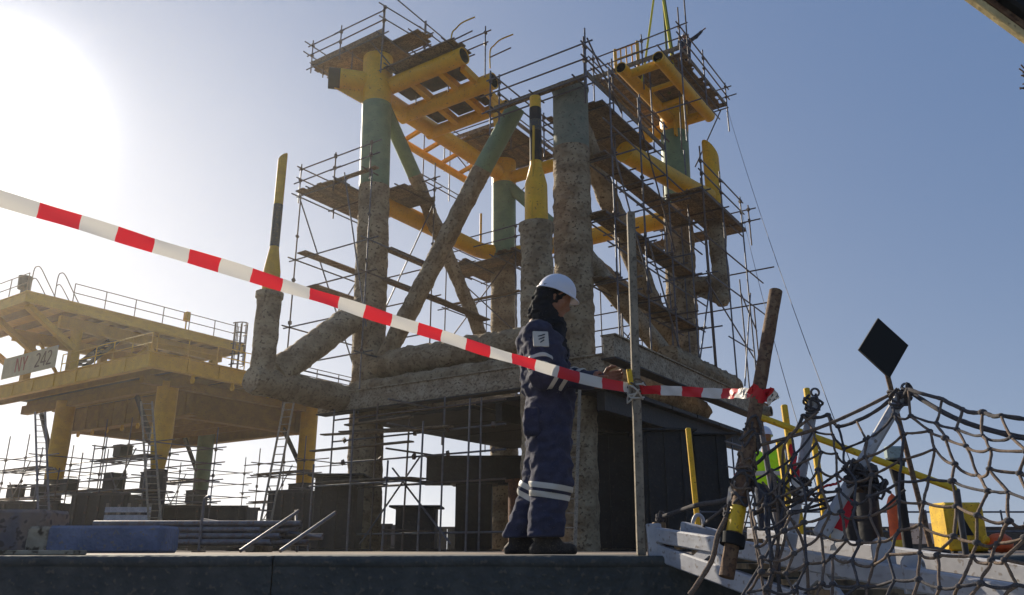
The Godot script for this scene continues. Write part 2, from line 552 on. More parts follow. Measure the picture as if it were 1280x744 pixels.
func build_jacket() -> void:
	var n := thing("steel_jacket", "four legged steel jacket tower, yellow topped, caked in brown marine growth", "steel jacket", J(4.45, 4.45, 0))
	# legs: encrusted shaft, green coat above it, yellow node on top
	var tops := [19.15, 18.25, 18.3, 0.0]
	var coat := [13.4, 12.7, 13.6, 12.4]
	for i in 4:
		var r := 0.58
		var foot := LJ(i, 0.0)
		var g := LJ(i, coat[i])
		var leg := lathe(n, "leg", foot, g, [[0.0, 0.0], [0.0, 0.6], [foot.distance_to(g) - 2.6, 0.6], [foot.distance_to(g), 0.585], [foot.distance_to(g), 0.0]], M.growth, 32, 0.055, 20 + i, 0.12, 1.7)
		if i == 3:
			var t := LJ(i, 14.62)
			lathe(leg, "green_coat", g, t, [[0.0, r], [g.distance_to(t) - 0.06, r], [g.distance_to(t) - 0.06, r + 0.035], [g.distance_to(t), r + 0.035], [g.distance_to(t), 0.0]], M.grey_green, 32)
		else:
			var t := LJ(i, 17.0)
			lathe(leg, "green_coat", g, t, [[0.0, r], [g.distance_to(t), r]], M.green, 32)
			var y := LJ(i, tops[i])
			lathe(leg, "yellow_node", t, y, [[0.0, r + 0.012], [0.3, r + 0.02], [t.distance_to(y), r + 0.02], [t.distance_to(y), 0.0]], M.yellow, 32)
	# --- top frame at the first leg
	var out := (-E1 - E2 * 0.93).normalized()
	var a0 := J(0, 0, 18.0)
	var stub := pipe(n, "stub_tube", a0, a0 + out * 1.95, 0.42, M.yellow, false, true)
	lathe(stub, "black_band", a0 + out * 1.5, a0 + out * 1.96, [[0.0, 0.425], [0.455, 0.425], [0.455, 0.37]], M.black, 26)
	tri_plate(stub, "gusset", a0 + out * 0.6 + Vector3(0, -0.38, 0), a0 + out * 1.75 + Vector3(0, -0.4, 0), a0 + out * 0.6 + Vector3(0, -0.98, 0), 0.04, M.yellow)
	pipe(n, "frame_tube", J(0.3, 0.2, 17.9), J(0.3, 4.15, 17.9), 0.33, M.yellow, false, true)
	pipe(n, "frame_tube", J(1.75, -0.3, 17.45), J(1.75, 4.5, 17.45), 0.33, M.yellow, true, true)
	pipe(n, "top_brace", J(0.2, 0, 17.5), J(8.7, 0, 17.5), 0.36, M.yellow)
	for b in [1.5, 2.9]:
		bar(n, "cross_beam", J(0.3, b, 17.75), J(3.4, b, 17.3), 0.24, 0.3, M.yellow)
	bar(n, "cross_beam", J(0.6, 3.85, 17.65), J(3.4, 3.85, 17.25), 0.22, 0.28, M.yellow)
	pipe(n, "frame_tube", J(3.4, -0.2, 17.35), J(3.4, 4.0, 17.35), 0.25, M.yellow, false, true)
	for q in [[0.65, 1.45], [2.05, 3.2]]:
		for bb in [[0.5, 1.35], [1.65, 2.75], [3.02, 3.72]]:
			block(n, "grating_panel", q[0], q[1], bb[0], bb[1], 17.86 - q[0] * 0.15, 17.9 - q[0] * 0.15, M.dark_steel)
	bar(n, "hanger_post", J(3.0, 3.85, 17.4), J(3.0, 3.85, 15.4), 0.09, 0.12, M.yellow, E1)
	bar(n, "hanger_plate", J(2.6, 3.9, 17.35), J(2.9, 3.9, 16.1), 0.06, 0.5, M.yellow, E1)
	# walkway frame outside the A-B side
	pipe(n, "walkway_tube", J(0.6, -1.15, 17.0), J(7.4, -1.15, 17.0), 0.17, M.yellow)
	for k in 5:
		bar(n, "walkway_tie", J(1.6 + k * 1.3, -1.15, 17.1), J(1.6 + k * 1.3, 0.0, 17.35), 0.14, 0.16, M.yellow)
	# back side
	pipe(n, "top_brace", J(8.9, 0.2, 17.3), J(8.9, 8.6, 17.3), 0.3, M.yellow)
	# --- top frame at the far right leg: two open tubes towards the quay with ties
	pipe(n, "frame_tube", J(8.9, 8.95, 17.5), J(3.8, 8.95, 17.5), 0.23, M.yellow, false, true)
	pipe(n, "frame_tube", J(9.2, 10.4, 17.5), J(3.95, 10.4, 17.5), 0.23, M.yellow, false, true)
	pipe(n, "frame_tie", J(4.4, 9.0, 17.5), J(4.4, 10.35, 17.5), 0.17, M.yellow)
	pipe(n, "frame_tie", J(5.9, 9.0, 17.5), J(5.9, 10.35, 17.5), 0.1, M.yellow)
	pipe(n, "frame_tie", J(7.2, 9.0, 17.5), J(7.2, 10.35, 17.5), 0.1, M.yellow)
	pipe(n, "frame_tie", J(8.9, 8.9, 17.5), J(8.9, 10.4, 17.5), 0.22, M.yellow)
	bar(n, "frame_plate", J(8.45, 9.2, 17.3), J(8.45, 9.2, 16.6), 0.5, 0.08, M.yellow, E2)
	# --- ring pipe round the legs
	bent_pipe(n, "ring_pipe", [J(0.4, -0.75, 13.45), J(8.1, -0.7, 13.45), J(9.3, 0.5, 13.45), J(9.4, 9.0, 13.45)], 0.37, M.yellow)
	bent_pipe(n, "ring_pipe", [J(3.0, 9.3, 13.5), J(7.6, 10.1, 13.5), J(8.5, 10.3, 13.55)], 0.37, M.yellow)
	pipe(n, "upright_stub", J(7.9, -0.62, 13.8), J(7.9, -0.62, 15.3), 0.055, M.yellow)
	# --- diagonal braces, painted near their heads
	var h0 := J(0.0, 6.72, 14.65)
	var h1 := J(0, 5.3, 12.7)
	var br := rough_tube(n, "diagonal_brace", LJ(0, 5.4), h1, 0.33, 41, M.growth, 0.05)
	pipe(br, "green_coat", h1, h0, 0.33, M.green, false, true)
	h0 = J(0.35, 0.0, 17.2)
	h1 = J(2.4, 0, 14.9)
	br = rough_tube(n, "diagonal_brace", h1, J(8.7, 0.1, 7.0), 0.29, 42, M.growth, 0.05)
	pipe(br, "green_coat", h0, h1, 0.29, M.green)
	h0 = J(8.9, 0.3, 16.9)
	h1 = J(8.9, 3.4, 13.6)
	br = rough_tube(n, "diagonal_brace", h1, J(8.9, 8.6, 8.0), 0.27, 43, M.growth, 0.05)
	pipe(br, "green_coat", h0, h1, 0.27, M.green)
	rough_tube(n, "diagonal_brace", J(0.4, 8.85, 13.6), J(8.4, 8.75, 6.4), 0.36, 44, M.growth, 0.05)
	rough_tube(n, "diagonal_brace", J(0.2, 9.0, 8.9), J(6.8, 9.6, 5.8), 0.31, 45, M.concrete, 0.015)
	# --- lower frame: encrusted tubes with a pale box beam outside
	rough_tube(n, "lower_brace", LJ(0, 6.3), LJ(3, 6.3), 0.46, 51, M.growth, 0.13)
	rough_tube(n, "lower_brace", LJ(0, 6.2), LJ(1, 6.2), 0.4, 52, M.growth, 0.1)
	rough_tube(n, "lower_brace", LJ(1, 6.2), LJ(2, 6.2), 0.4, 53, M.growth, 0.1)
	rough_tube(n, "lower_brace", J(4.2, 9.95, 6.2), J(10.6, 9.95, 6.2), 0.4, 54, M.growth, 0.14)
	rough_tube(n, "lower_brace", J(-0.5, 0.2, 5.35), J(-0.5, 9.0, 5.35), 0.3, 55, M.growth, 0.08)
	rough_tube(n, "lower_brace", J(0.2, 9.2, 5.1), J(8.8, 9.2, 5.1), 0.42, 56, M.growth, 0.1)
	rough_tube(n, "lower_brace", LJ(0, 5.0), LJ(2, 5.0), 0.4, 57, M.growth, 0.1)
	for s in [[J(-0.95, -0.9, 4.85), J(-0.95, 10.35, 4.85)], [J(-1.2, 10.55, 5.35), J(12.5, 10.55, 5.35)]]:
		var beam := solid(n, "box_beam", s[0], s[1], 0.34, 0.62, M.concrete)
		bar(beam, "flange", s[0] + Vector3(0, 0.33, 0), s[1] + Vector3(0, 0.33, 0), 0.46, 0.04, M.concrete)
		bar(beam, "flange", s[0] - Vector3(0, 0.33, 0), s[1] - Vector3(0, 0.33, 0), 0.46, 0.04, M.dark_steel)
	pipe(n, "end_pipe", J(11.7, 10.5, 5.3), J(11.7, 11.05, 5.3), 0.2, M.concrete, false, true)
	# mud mats: dark plates on beams under the lower frame
	for k in 6:
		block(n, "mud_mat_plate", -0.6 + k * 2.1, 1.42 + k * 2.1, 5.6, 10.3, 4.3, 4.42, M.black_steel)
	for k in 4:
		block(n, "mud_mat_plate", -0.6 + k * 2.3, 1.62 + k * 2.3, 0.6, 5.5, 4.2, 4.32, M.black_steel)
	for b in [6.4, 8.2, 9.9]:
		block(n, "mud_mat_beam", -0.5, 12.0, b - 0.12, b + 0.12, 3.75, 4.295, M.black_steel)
	# --- guide frame and slender pile in front of the first leg
	var pf := J(-4.5, 0.24, 0)
	lathe(n, "guide_tube", LJ(0, 5.0), J(-5.0, 0.26, 5.0), [[0.0, 0.0], [0.0, 0.47], [4.95, 0.45], [5.1, 0.4], [5.15, 0.0]], M.growth, 26, 0.05, 61)
	rough_tube(n, "guide_brace", LJ(0, 8.7), J(-4.0, 0.2, 5.3), 0.47, 62, M.growth, 0.05)
	var sl := lathe(n, "pile_sleeve", pf + Vector3(0, 4.9, 0), pf + Vector3(0, 8, 0), [[0.0, 0.0], [0.0, 0.38], [2.75, 0.37], [2.8, 0.42], [2.98, 0.42], [2.98, 0.0]], M.growth, 26, 0.035, 63)
	var pile := slant_pipe(sl, "pile_head", pf + Vector3(0, 7.86, 0), [[0.0, 0.27], [0.75, 0.27], [1.55, 0.15], [4.85, 0.15]], M.yellow, Vector3(0.13, 0, 0))
	pile.material_override = M.old_yellow
	lathe(sl, "paint_band", pf + Vector3(0, 9.45, 0), pf + Vector3(0, 11.4, 0), [[0.0, 0.154], [1.5, 0.154]], M.band_dark, 20)
	# --- pile in front of the near right leg
	pf = J(-2.2, 8.9, 0)
	sl = lathe(n, "pile_sleeve", pf, pf + Vector3(0, 9, 0), [[0.0, 0.0], [0.0, 0.47], [8.7, 0.46], [8.8, 0.5], [9.0, 0.48], [9.0, 0.0]], M.growth, 28, 0.06, 64)
	pile = slant_pipe(sl, "pile_head", pf + Vector3(0, 8.95, 0), [[0.0, 0.34], [1.3, 0.33], [1.95, 0.175], [4.22, 0.172]], M.yellow, Vector3(0, 0, 0))
	lathe(sl, "paint_band", pf + Vector3(0, 11.0, 0), pf + Vector3(0, 12.0, 0), [[0.0, 0.182], [1.0, 0.18]], M.black, 20)
	lathe(sl, "paint_band", pf + Vector3(0, 12.0, 0), pf + Vector3(0, 12.7, 0), [[0.0, 0.181], [0.36, 0.181]], M.band_dark, 20)
	lathe(sl, "paint_band", pf + Vector3(0, 12.36, 0), pf + Vector3(0, 12.9, 0), [[0.0, 0.182], [0.42, 0.182]], M.black, 20)
	bar(sl, "strip", pf + Vector3(-0.12, 9.1, 0.3), pf + Vector3(-0.06, 12.1, 0.18), 0.05, 0.06, M.old_yellow, E1)
	rough_tube(n, "pile_link", pf + Vector3(0, 5.2, 0), LJ(3, 5.2), 0.4, 65, M.growth, 0.06)
	# --- pile outside the far right leg
	pf = J(8.9, 10.4, 0)
	sl = lathe(n, "pile_sleeve", pf + Vector3(0, 9.1, 0), pf + Vector3(0, 13.4, 0), [[0.0, 0.0], [0.0, 0.2], [0.25, 0.33], [4.2, 0.33], [4.2, 0.0]], M.growth, 24, 0.055, 66)
	slant_pipe(sl, "pile_head", pf + Vector3(0, 13.25, 0), [[0.0, 0.32], [2.55, 0.32]], M.yellow, Vector3(-0.42, 0, 0.1))
	rough_tube(n, "pile_link", LJ(2, 10.1), pf + Vector3(0, 10.1, 0), 0.3, 67, M.growth, 0.05)
	tri_plate(n, "gusset", J(8.9, 9.2, 9.8), J(8.9, 10.3, 9.85), J(8.9, 10.3, 9.1), 0.06, M.growth)

func tri_plate(parent: Node, called: String, a: Vector3, b: Vector3, c: Vector3, t: float, mat: Material) -> MeshInstance3D:
	var nn := (b - a).cross(c - a).normalized() * t * 0.5
	var st := SurfaceTool.new()
	st.begin(Mesh.PRIMITIVE_TRIANGLES)
	st.set_smooth_group(-1)
	for s in [1.0, -1.0]:
		quad(st, a + nn * s, b + nn * s, (b + c) * 0.5 + nn * s, c + nn * s, nn * s)
	var m := (a + b + c) / 3.0
	for e in [[a, b], [b, c], [c, a]]:
		quad(st, e[0] + nn, e[1] + nn, e[1] - nn, e[0] - nn, (e[0] + e[1]) * 0.5 - m)
	st.generate_normals()
	var o := mesh_node(called, st.commit(), mat, parent)
	o.position = -base_of(parent)
	return o

# a bar baked into its own mesh, so that it can carry children; edges chamfered by c
func solid(parent: Node, called: String, a: Vector3, b: Vector3, w: float, h: float, mat: Material, c := 0.015, up := Vector3.UP) -> MeshInstance3D:
	var z := (b - a).normalized()
	var x := up.cross(z).normalized()
	var y := z.cross(x)
	var st := SurfaceTool.new()
	st.begin(Mesh.PRIMITIVE_TRIANGLES)
	st.set_smooth_group(-1)
	var l := a.distance_to(b)
	var ring := [Vector2(w / 2 - c, h / 2), Vector2(w / 2, h / 2 - c), Vector2(w / 2, c - h / 2), Vector2(w / 2 - c, -h / 2), Vector2(c - w / 2, -h / 2), Vector2(-w / 2, c - h / 2), Vector2(-w / 2, h / 2 - c), Vector2(c - w / 2, h / 2)]
	var sh := Vector2(1.0 - 2.0 * c / w, 1.0 - 2.0 * c / h)
	var pos := func(p: Vector2, t: float) -> Vector3: return x * p.x + y * p.y + z * t
	for i in 8:
		var p: Vector2 = ring[i]
		var q: Vector2 = ring[(i + 1) % 8]
		var out: Vector3 = x * (p.x + q.x) / w + y * (p.y + q.y) / h
		quad(st, pos.call(p, -l / 2 + c), pos.call(q, -l / 2 + c), pos.call(q, l / 2 - c), pos.call(p, l / 2 - c), out)
		for e in [-1.0, 1.0]:
			quad(st, pos.call(p, e * (l / 2 - c)), pos.call(q, e * (l / 2 - c)), pos.call(q * sh, e * l / 2), pos.call(p * sh, e * l / 2), out + z * e)
			quad(st, pos.call(Vector2.ZERO, e * l / 2), pos.call(p * sh, e * l / 2), pos.call((p + q) * 0.5 * sh, e * l / 2), pos.call(q * sh, e * l / 2), z * e)
	st.generate_normals()
	var o := mesh_node(called, st.commit(), mat, parent)
	o.position = (a + b) * 0.5 - base_of(parent)
	return o

# ---------------------------------------------------------------- scaffolding
const TUBE_R := 0.0285

func scaf(label: String, where: Vector3) -> Dictionary:
	var s := {"n": thing("scaffold", label, "scaffold", where, "tube scaffolds around the jacket and module"), "st": SurfaceTool.new(), "any": false}
	s.st.begin(Mesh.PRIMITIVE_TRIANGLES)
	return s

func s_tube(s: Dictionary, kind: String, a: Vector3, b: Vector3) -> void:
	tube(s.n, kind, a, b, TUBE_R, M.scaf if rng.randf() < 0.7 else M.scaf_rust)

func s_coupler(s: Dictionary, p: Vector3) -> void:
	var f := Basis(Vector3(1, 0.3, 0.2).normalized(), rng.randf() * TAU).scaled(Vector3(0.1, 0.13, 0.12))
	(s.st as SurfaceTool).append_from(unit_box, 0, Transform3D(f, p - base_of(s.n)))
	s.any = true

func s_done(s: Dictionary) -> void:
	if s.any:
		var o := mesh_node("couplers", s.st.commit(), M.scaf_rust, s.n)
		o.set_meta("kind", "stuff")

func s_board(s: Dictionary, p: Vector3, q: Vector3, w := 0.225) -> void:
	var m: Material = [M.board0, M.board1, M.board2, M.board1][rng.randi() % 4]
	var tilt := Vector3(0, rng.randf_range(-0.012, 0.012), 0)
	bar(s.n, "board", p + tilt, q - tilt, w, 0.045, m)

# boards run along a ("a") or b; a transom under every 1.4 m; ledgers along both edges
func s_deck(s: Dictionary, a0: float, a1: float, b0: float, b1: float, h: float, along := "a", ledgers := true) -> void:
	var w := 0.225
	var lo := b0 if along == "a" else a0
	var hi := b1 if along == "a" else a1
	var s0 := a0 if along == "a" else b0
	var s1 := a1 if along == "a" else b1
	var c := lo + w / 2
	while c < hi:
		var p := s0
		while p < s1 - 0.3:
			var q := minf(p + 3.9, s1)
			var x0 := p - rng.randf_range(0.05, 0.3) * (1.0 if p == s0 else 0.0) + (0.01 if p > s0 else 0.0)
			var x1 := q + rng.randf_range(0.05, 0.3) * (1.0 if q == s1 else 0.0)
			if along == "a":
				s_board(s, J(x0, c, h), J(x1, c, h))
			else:
				s_board(s, J(c, x0, h), J(c, x1, h))
			p = q
		c += w + 0.012
	var n := maxi(1, int((s1 - s0) / 1.4))
	for k in n + 1:
		var x := lerpf(s0 + 0.1, s1 - 0.1, float(k) / n)
		if along == "a":
			s_tube(s, "transom", J(x, lo - 0.3, h - 0.055), J(x, hi + 0.3, h - 0.055))
		else:
			s_tube(s, "transom", J(lo - 0.3, x, h - 0.055), J(hi + 0.3, x, h - 0.055))
	if ledgers:
		for e in [lo - 0.08, hi + 0.08]:
			var u := J(s0 - 0.35, e, h - 0.12) if along == "a" else J(e, s0 - 0.35, h - 0.12)
			var v := J(s1 + 0.35, e, h - 0.12) if along == "a" else J(e, s1 + 0.35, h - 0.12)
			s_tube(s, "ledger", u, v)

# guard rail through grid points [[a, b], ...] above a deck at h; posts reach from h - down to h + top
func s_rail(s: Dictionary, pts: Array, h: float, tops: Array, down := 0.35, toe := true, levels := [0.5, 1.0]) -> void:
	for i in pts.size():
		var p: Array = pts[i]
		s_tube(s, "standard", J(p[0], p[1], h - down), J(p[0], p[1], h + float(tops[i % tops.size()])))
		for l in levels:
			s_coupler(s, J(p[0], p[1], h + l))
	for i in pts.size() - 1:
		var p := J(pts[i][0], pts[i][1], h)
		var q := J(pts[i + 1][0], pts[i + 1][1], h)
		var d := (q - p).normalized()
		var side := d.cross(Vector3.UP) * 0.05
		for l in levels:
			var e0 := rng.randf_range(0.12, 0.45)
			var e1 := rng.randf_range(0.12, 0.45)
			s_tube(s, "guard_rail", p - d * e0 + side + Vector3(0, l + rng.randf_range(-0.03, 0.03), 0), q + d * e1 + side + Vector3(0, l + rng.randf_range(-0.03, 0.03), 0))
		if toe:
			bar(s.n, "toe_board", p + Vector3(0, 0.13, 0) - side, q + Vector3(0, 0.13, 0) - side, 0.04, 0.2, [M.board0, M.board1, M.board2][rng.randi() % 3])

func s_line(s: Dictionary, kind: String, x0: float, y0: float, x1: float, y1: float, a: float) -> void:
	s_tube(s, kind, face_a(x0, y0, a), face_a(x1, y1, a))

func s_line_b(s: Dictionary, kind: String, x0: float, y0: float, x1: float, y1: float, b: float) -> void:
	s_tube(s, kind, face_b(x0, y0, b), face_b(x1, y1, b))

func build_scaffolds() -> void:
	# over the first leg
	var s := scaf("small board platform with railings above the tallest yellow leg top", J(0.3, -1, 19.2))
	s_deck(s, -0.75, 1.3, -3.1, 0.9, 19.6, "b")
	s_deck(s, 0.2, 1.25, -0.4, 1.7, 19.95, "b", false)
	for b in [-2.6, -0.9, 0.75]:
		for a in [-0.65, 1.2]:
			s_tube(s, "standard", J(a, b, 17.9 if b > -1.0 else 18.9), J(a, b, 19.5))
	s_rail(s, [[1.35, 1.2], [1.35, -1.4], [1.35, -3.2], [-0.8, -3.2], [-0.8, -1.5], [-0.8, 0.9]], 19.6, [1.7, 2.1, 1.3, 1.25, 1.3, 1.2])
	s_rail(s, [[-0.8, 0.95], [1.35, 1.25], [3.3, 1.3]], 19.6, [1.2, 1.7, 1.3], 0.6, false, [0.55, 1.15])
	s_tube(s, "ledger", J(-0.6, 1.35, 21.1), J(3.0, 1.35, 21.0))
	s_tube(s, "standard", J(1.35, -1.7, 19.3), J(1.35, -1.7, 21.4))
	s_tube(s, "brace", J(1.3, 0.9, 20.9), J(0.6, -2.2, 19.0))
	s_tube(s, "brace", J(-0.8, 0.2, 19.5), J(-0.3, 1.2, 18.0))
	s_done(s)
	s = scaf("narrow board walkway with bent handrails along the open yellow tubes", J(0.6, 3, 18.3))
	s_deck(s, -0.35, 0.75, 0.8, 3.9, 18.33, "b")
	s_rail(s, [[1.3, 0.9], [1.3, 2.6], [1.3, 4.4]], 18.4, [1.4, 1.25, 1.3], 1.0, false)
	for p in [[0.2, 3.6], [1.9, 4.2]]:
		var o := J(p[0], p[1], 18.2)
		sweep(s.n, "bent_handrail", curve([o, o + Vector3(0, 0.8, 0), o + Vector3(0.04, 1.0, 0) + E2 * 0.15, o + Vector3(0, 1.12, 0) + E2 * 0.5, o + Vector3(0, 1.12, 0) + E2 * 1.1], 5), 0.03, M.old_yellow, 8)
		s_tube(s, "guard_rail", o + Vector3(0, 0.5, 0), o + Vector3(0, 0.55, 0) + E2 * 1.0)
	s_done(s)
	# round the first leg, half way up
	s = scaf("board platform wrapped round the slim far left jacket leg", J(0.6, -1.1, 5))
	s_deck(s, -1.0, 2.6, -2.95, -0.75, 13.55, "a")
	s_deck(s, 0.75, 2.6, -0.72, 0.85, 13.6, "b", false)
	s_deck(s, -1.0, -0.72, -2.4, 0.8, 13.62, "b", false)
	s_rail(s, [[-1.05, 0.9], [-1.05, -1.0], [-1.05, -2.95], [0.8, -2.95], [2.65, -2.95]], 13.6, [1.1, 1.15, 1.2, 1.3, 1.1], 0.5, false)
	s_rail(s, [[2.65, -2.95], [2.65, 0.9]], 13.6, [1.2, 1.7], 0.6, true)
	for p in [[-1.0, -2.9], [2.6, -2.9], [-1.0, 0.95], [2.6, 0.95]]:
		s_tube(s, "standard", J(p[0], p[1], 4.4), J(p[0], p[1], 13.5))
		for h in [11.7, 9.9, 8.2, 6.6]:
			s_coupler(s, J(p[0], p[1], h))
	for h in [10.7, 9.45, 8.0, 6.5]:
		s_tube(s, "ledger", J(-1.4, -2.85, h), J(3.0, -2.85, h))
		s_tube(s, "ledger", J(-1.4, 1.0, h), J(3.0, 1.0, h))
		s_tube(s, "transom", J(-0.95, -3.3, h + 0.05), J(-0.95, 1.4, h + 0.05))
		s_tube(s, "transom", J(2.65, -3.3, h + 0.05), J(2.65, 1.4, h + 0.05))
	s_tube(s, "brace", J(-1.1, -2.8, 13.2), J(2.4, -2.8, 7.0))
	s_tube(s, "brace", J(2.5, -2.8, 11.2), J(-0.9, -2.8, 5.6))
	s_tube(s, "brace", J(-1.1, -0.4, 13.7), J(-1.1, 1.2, 7.4))
	s_tube(s, "brace", J(2.6, 0.9, 13.4), J(2.6, -2.6, 7.5))
	for c in [-2.3, -2.06]:
		s_board(s, J(-1.35, c, 10.8), J(1.6, c, 10.8))
		s_board(s, J(-0.9, c + 0.2, 9.55), J(1.5, c + 0.2, 9.55))
	for c in [0.62, 0.86]:
		s_board(s, J(0.2, c, 10.8), J(2.6, c, 10.8))
		s_board(s, J(0.0, c, 9.55), J(3.6, c, 9.55))
		s_board(s, J(3.5, c - 0.05, 9.58), J(6.6, c - 0.05, 9.5))
	s_done(s)
	# back left leg
	s = scaf("board platform with railings round the low yellow leg head behind", J(8, 0.5, 18))
	s_deck(s, 6.1, 9.9, -1.3, 2.3, 18.35, "a")
	s_rail(s, [[6.0, -1.4], [8.0, -1.4], [10.0, -1.4], [10.0, 2.4], [6.0, 2.4], [6.0, -1.4]], 18.35, [1.2, 1.5, 1.25, 1.6, 1.2, 1.2], 1.4)
	s_tube(s, "brace", J(6.0, -1.2, 18.3), J(7.4, -0.2, 16.4))
	s_tube(s, "brace", J(10.0, 1.9, 18.3), J(9.0, 0.6, 16.2))
	s_tube(s, "ledger", J(4.6, -1.7, 16.4), J(8.4, -1.7, 16.4))
	s_tube(s, "ledger", J(3.6, -1.5, 16.0), J(7.4, -1.5, 16.0))
	for a in [4.7, 6.6]:
		s_tube(s, "standard", J(a, -1.55, 15.7), J(a, -1.55, 18.4))
	s_done(s)
	s = scaf("low board platform round the green leg below the yellow pipe elbow", J(8.6, 0.2, 5))
	s_deck(s, 7.2, 10.2, -1.9, -0.75, 12.75, "a")
	s_deck(s, 7.2, 10.2, 0.75, 1.9, 12.75, "a")
	s_deck(s, 6.7, 8.1, -1.6, 1.4, 12.35, "b", false)
	s_rail(s, [[10.3, 2.0], [10.3, -2.0], [7.1, -2.0], [7.1, 1.9]], 12.8, [1.2, 1.3, 1.9, 1.1], 0.5, false)
	for p in [[7.1, -2.0], [10.3, -2.0], [7.1, 1.9], [10.3, 2.0]]:
		s_tube(s, "standard", J(p[0], p[1], 4.4), J(p[0], p[1], 12.7))
	for h in [10.6, 8.8, 7.0]:
		s_tube(s, "ledger", J(6.8, -1.95, h), J(10.6, -1.95, h))
		s_tube(s, "transom", J(7.05, -2.4, h), J(7.05, 2.3, h))
		s_board(s, J(7.0, -1.4, h + 0.1), J(7.0, 2.2, h + 0.1))
	s_tube(s, "brace", J(7.1, -2.0, 12.6), J(7.1, 1.8, 9.0))
	s_tube(s, "brace", J(7.1, 1.9, 12.6), J(7.1, -1.8, 9.0))
	s_done(s)
	# top of the cut leg and the run of lifts behind it
	s = scaf("wide board platform round the flat topped grey green leg", J(2.4, 8.8, 14))
	s_deck(s, 0.75, 4.9, 7.6, 9.75, 14.2, "a")
	s_deck(s, -1.0, -0.7, 6.4, 9.8, 14.22, "b")
	bar(s.n, "toe_board", J(-0.72, 6.3, 14.36), J(-0.72, 9.9, 14.36), 0.04, 0.23, M.board1)
	s_rail(s, [[-0.95, 6.3], [-0.95, 9.95]], 14.25, [1.5, 1.4], 1.0, false, [0.55, 1.1])
	s_rail(s, [[-0.85, 6.6], [2.0, 6.6], [4.9, 6.8]], 14.25, [1.3, 1.2, 1.2], 0.6, false)
	s_rail(s, [[-0.95, 10.0], [0.9, 10.0], [3.0, 10.0], [5.1, 10.0]], 14.25, [1.7, 1.6, 1.3, 1.2], 0.5, true)
	s_tube(s, "brace", J(-0.9, 10.05, 15.6), J(1.4, 10.05, 14.0))
	for a in [0.4, 2.6, 4.8]:
		s_tube(s, "standard", J(a, 10.12, 6.0), J(a, 10.12, 15.2))
		s_tube(s, "standard", J(a, 9.15, 5.9), J(a, 9.15, 14.1))
		for h in [12.1, 10.0, 8.0]:
			s_coupler(s, J(a, 10.12, h))
	s_done(s)
	s = scaf("long scaffold of plank lifts between the cut leg and far right leg", J(4.5, 9.7, 6))
	for h in [12.15, 10.05, 7.95]:
		s_deck(s, 0.4, 7.4, 9.25, 9.95, h, "a")
		s_tube(s, "guard_rail", J(0.0, 10.05, h + 1.0), J(8.0, 10.05, h + 0.95))
		for a in [0.5, 2.7, 4.9, 7.2]:
			s_tube(s, "transom", J(a, 8.7, h - 0.14), J(a, 10.9, h - 0.14))
	for a in [6.6, 8.2]:
		for b in [9.2, 10.15]:
			s_tube(s, "standard", J(a, b, 6.0), J(a, b, 14.3 + rng.randf() * 0.6))
	s_tube(s, "brace", J(6.5, 10.2, 6.4), J(8.3, 10.2, 10.0))
	s_tube(s, "brace", J(4.8, 10.2, 6.4), J(2.6, 10.2, 9.9))
	s_tube(s, "brace", J(0.3, 10.2, 12.2), J(2.7, 10.2, 8.0))
	s_tube(s, "brace", J(2.6, 10.2, 13.9), J(4.9, 10.2, 10.1))
	s_done(s)
	s = scaf("open lattice of scaffold tubes standing behind the plank lifts", J(9.5, 6, 5))
	for k in 6:
		s_tube(s, "standard", J(9.9, 3.6 + k * 0.95, 4.45), J(9.9, 3.6 + k * 0.95, 10.2 + fmod(k * 1.7, 2.2)))
	for k in 7:
		s_tube(s, "ledger", J(9.85, 3.2, 5.6 + k * 0.72), J(9.85, 8.6 + fmod(k * 1.3, 1.0), 5.6 + k * 0.72))
	s_tube(s, "brace", J(9.95, 3.6, 5.8), J(9.95, 6.4, 9.6))
	s_tube(s, "brace", J(9.95, 8.2, 5.9), J(9.95, 5.4, 9.2))
	s_done(s)
	# far right leg
	s = scaf("board platform round the far right leg beside the tilted yellow pile", J(7, 10, 12.5))
	s_deck(s, 5.6, 9.6, 9.75, 11.1, 12.6, "a")
	s_deck(s, 9.6, 10.6, 7.4, 10.9, 12.6, "b", false)
	s_rail(s, [[5.4, 11.2], [7.4, 11.2], [9.7, 11.2]], 12.6, [1.6, 1.4, 1.2], 3.4, false)
	s_rail(s, [[10.7, 11.2], [10.7, 7.3]], 12.6, [1.2, 1.2], 0.6, false)
	for l in [9.2, 10.6]:
		s_tube(s, "ledger", J(5.0, 11.25, l), J(11.6, 11.25, l))
		s_tube(s, "transom", J(10.0, 8.0, l + 0.05), J(10.0, 12.2, l + 0.05))
	for p in [[7.4, 11.2], [9.7, 11.2], [5.4, 11.2]]:
		s_tube(s, "standard", J(p[0], p[1], 5.9), J(p[0], p[1], 9.3))
	s_done(s)
	s = scaf("tubes of unfinished scaffold rising right of the far right leg", J(11.5, 11, 5))
	s_tube(s, "standard", J(12.2, 10.6, 5.72), J(12.2, 10.6, 9.8))
	s_tube(s, "standard", J(10.6, 10.6, 5.72), J(10.6, 10.6, 10.6))
	s_tube(s, "brace", J(9.6, 10.75, 6.0), J(11.4, 10.75, 10.2))
	s_tube(s, "ledger", J(8.4, 10.7, 7.7), J(11.2, 10.7, 7.7))
	s_tube(s, "ledger", J(6.4, 10.7, 9.4), J(12.5, 10.7, 6.9))
	s_tube(s, "brace", J(10.0, 10.8, 9.8), J(11.6, 10.8, 8.6))
	s_done(s)
	s = scaf("board platform with railings on the far right leg under a pointing worker", J(7.8, 9.4, 18))
	s_deck(s, 5.5, 10.2, 7.2, 10.55, 18.45, "b")
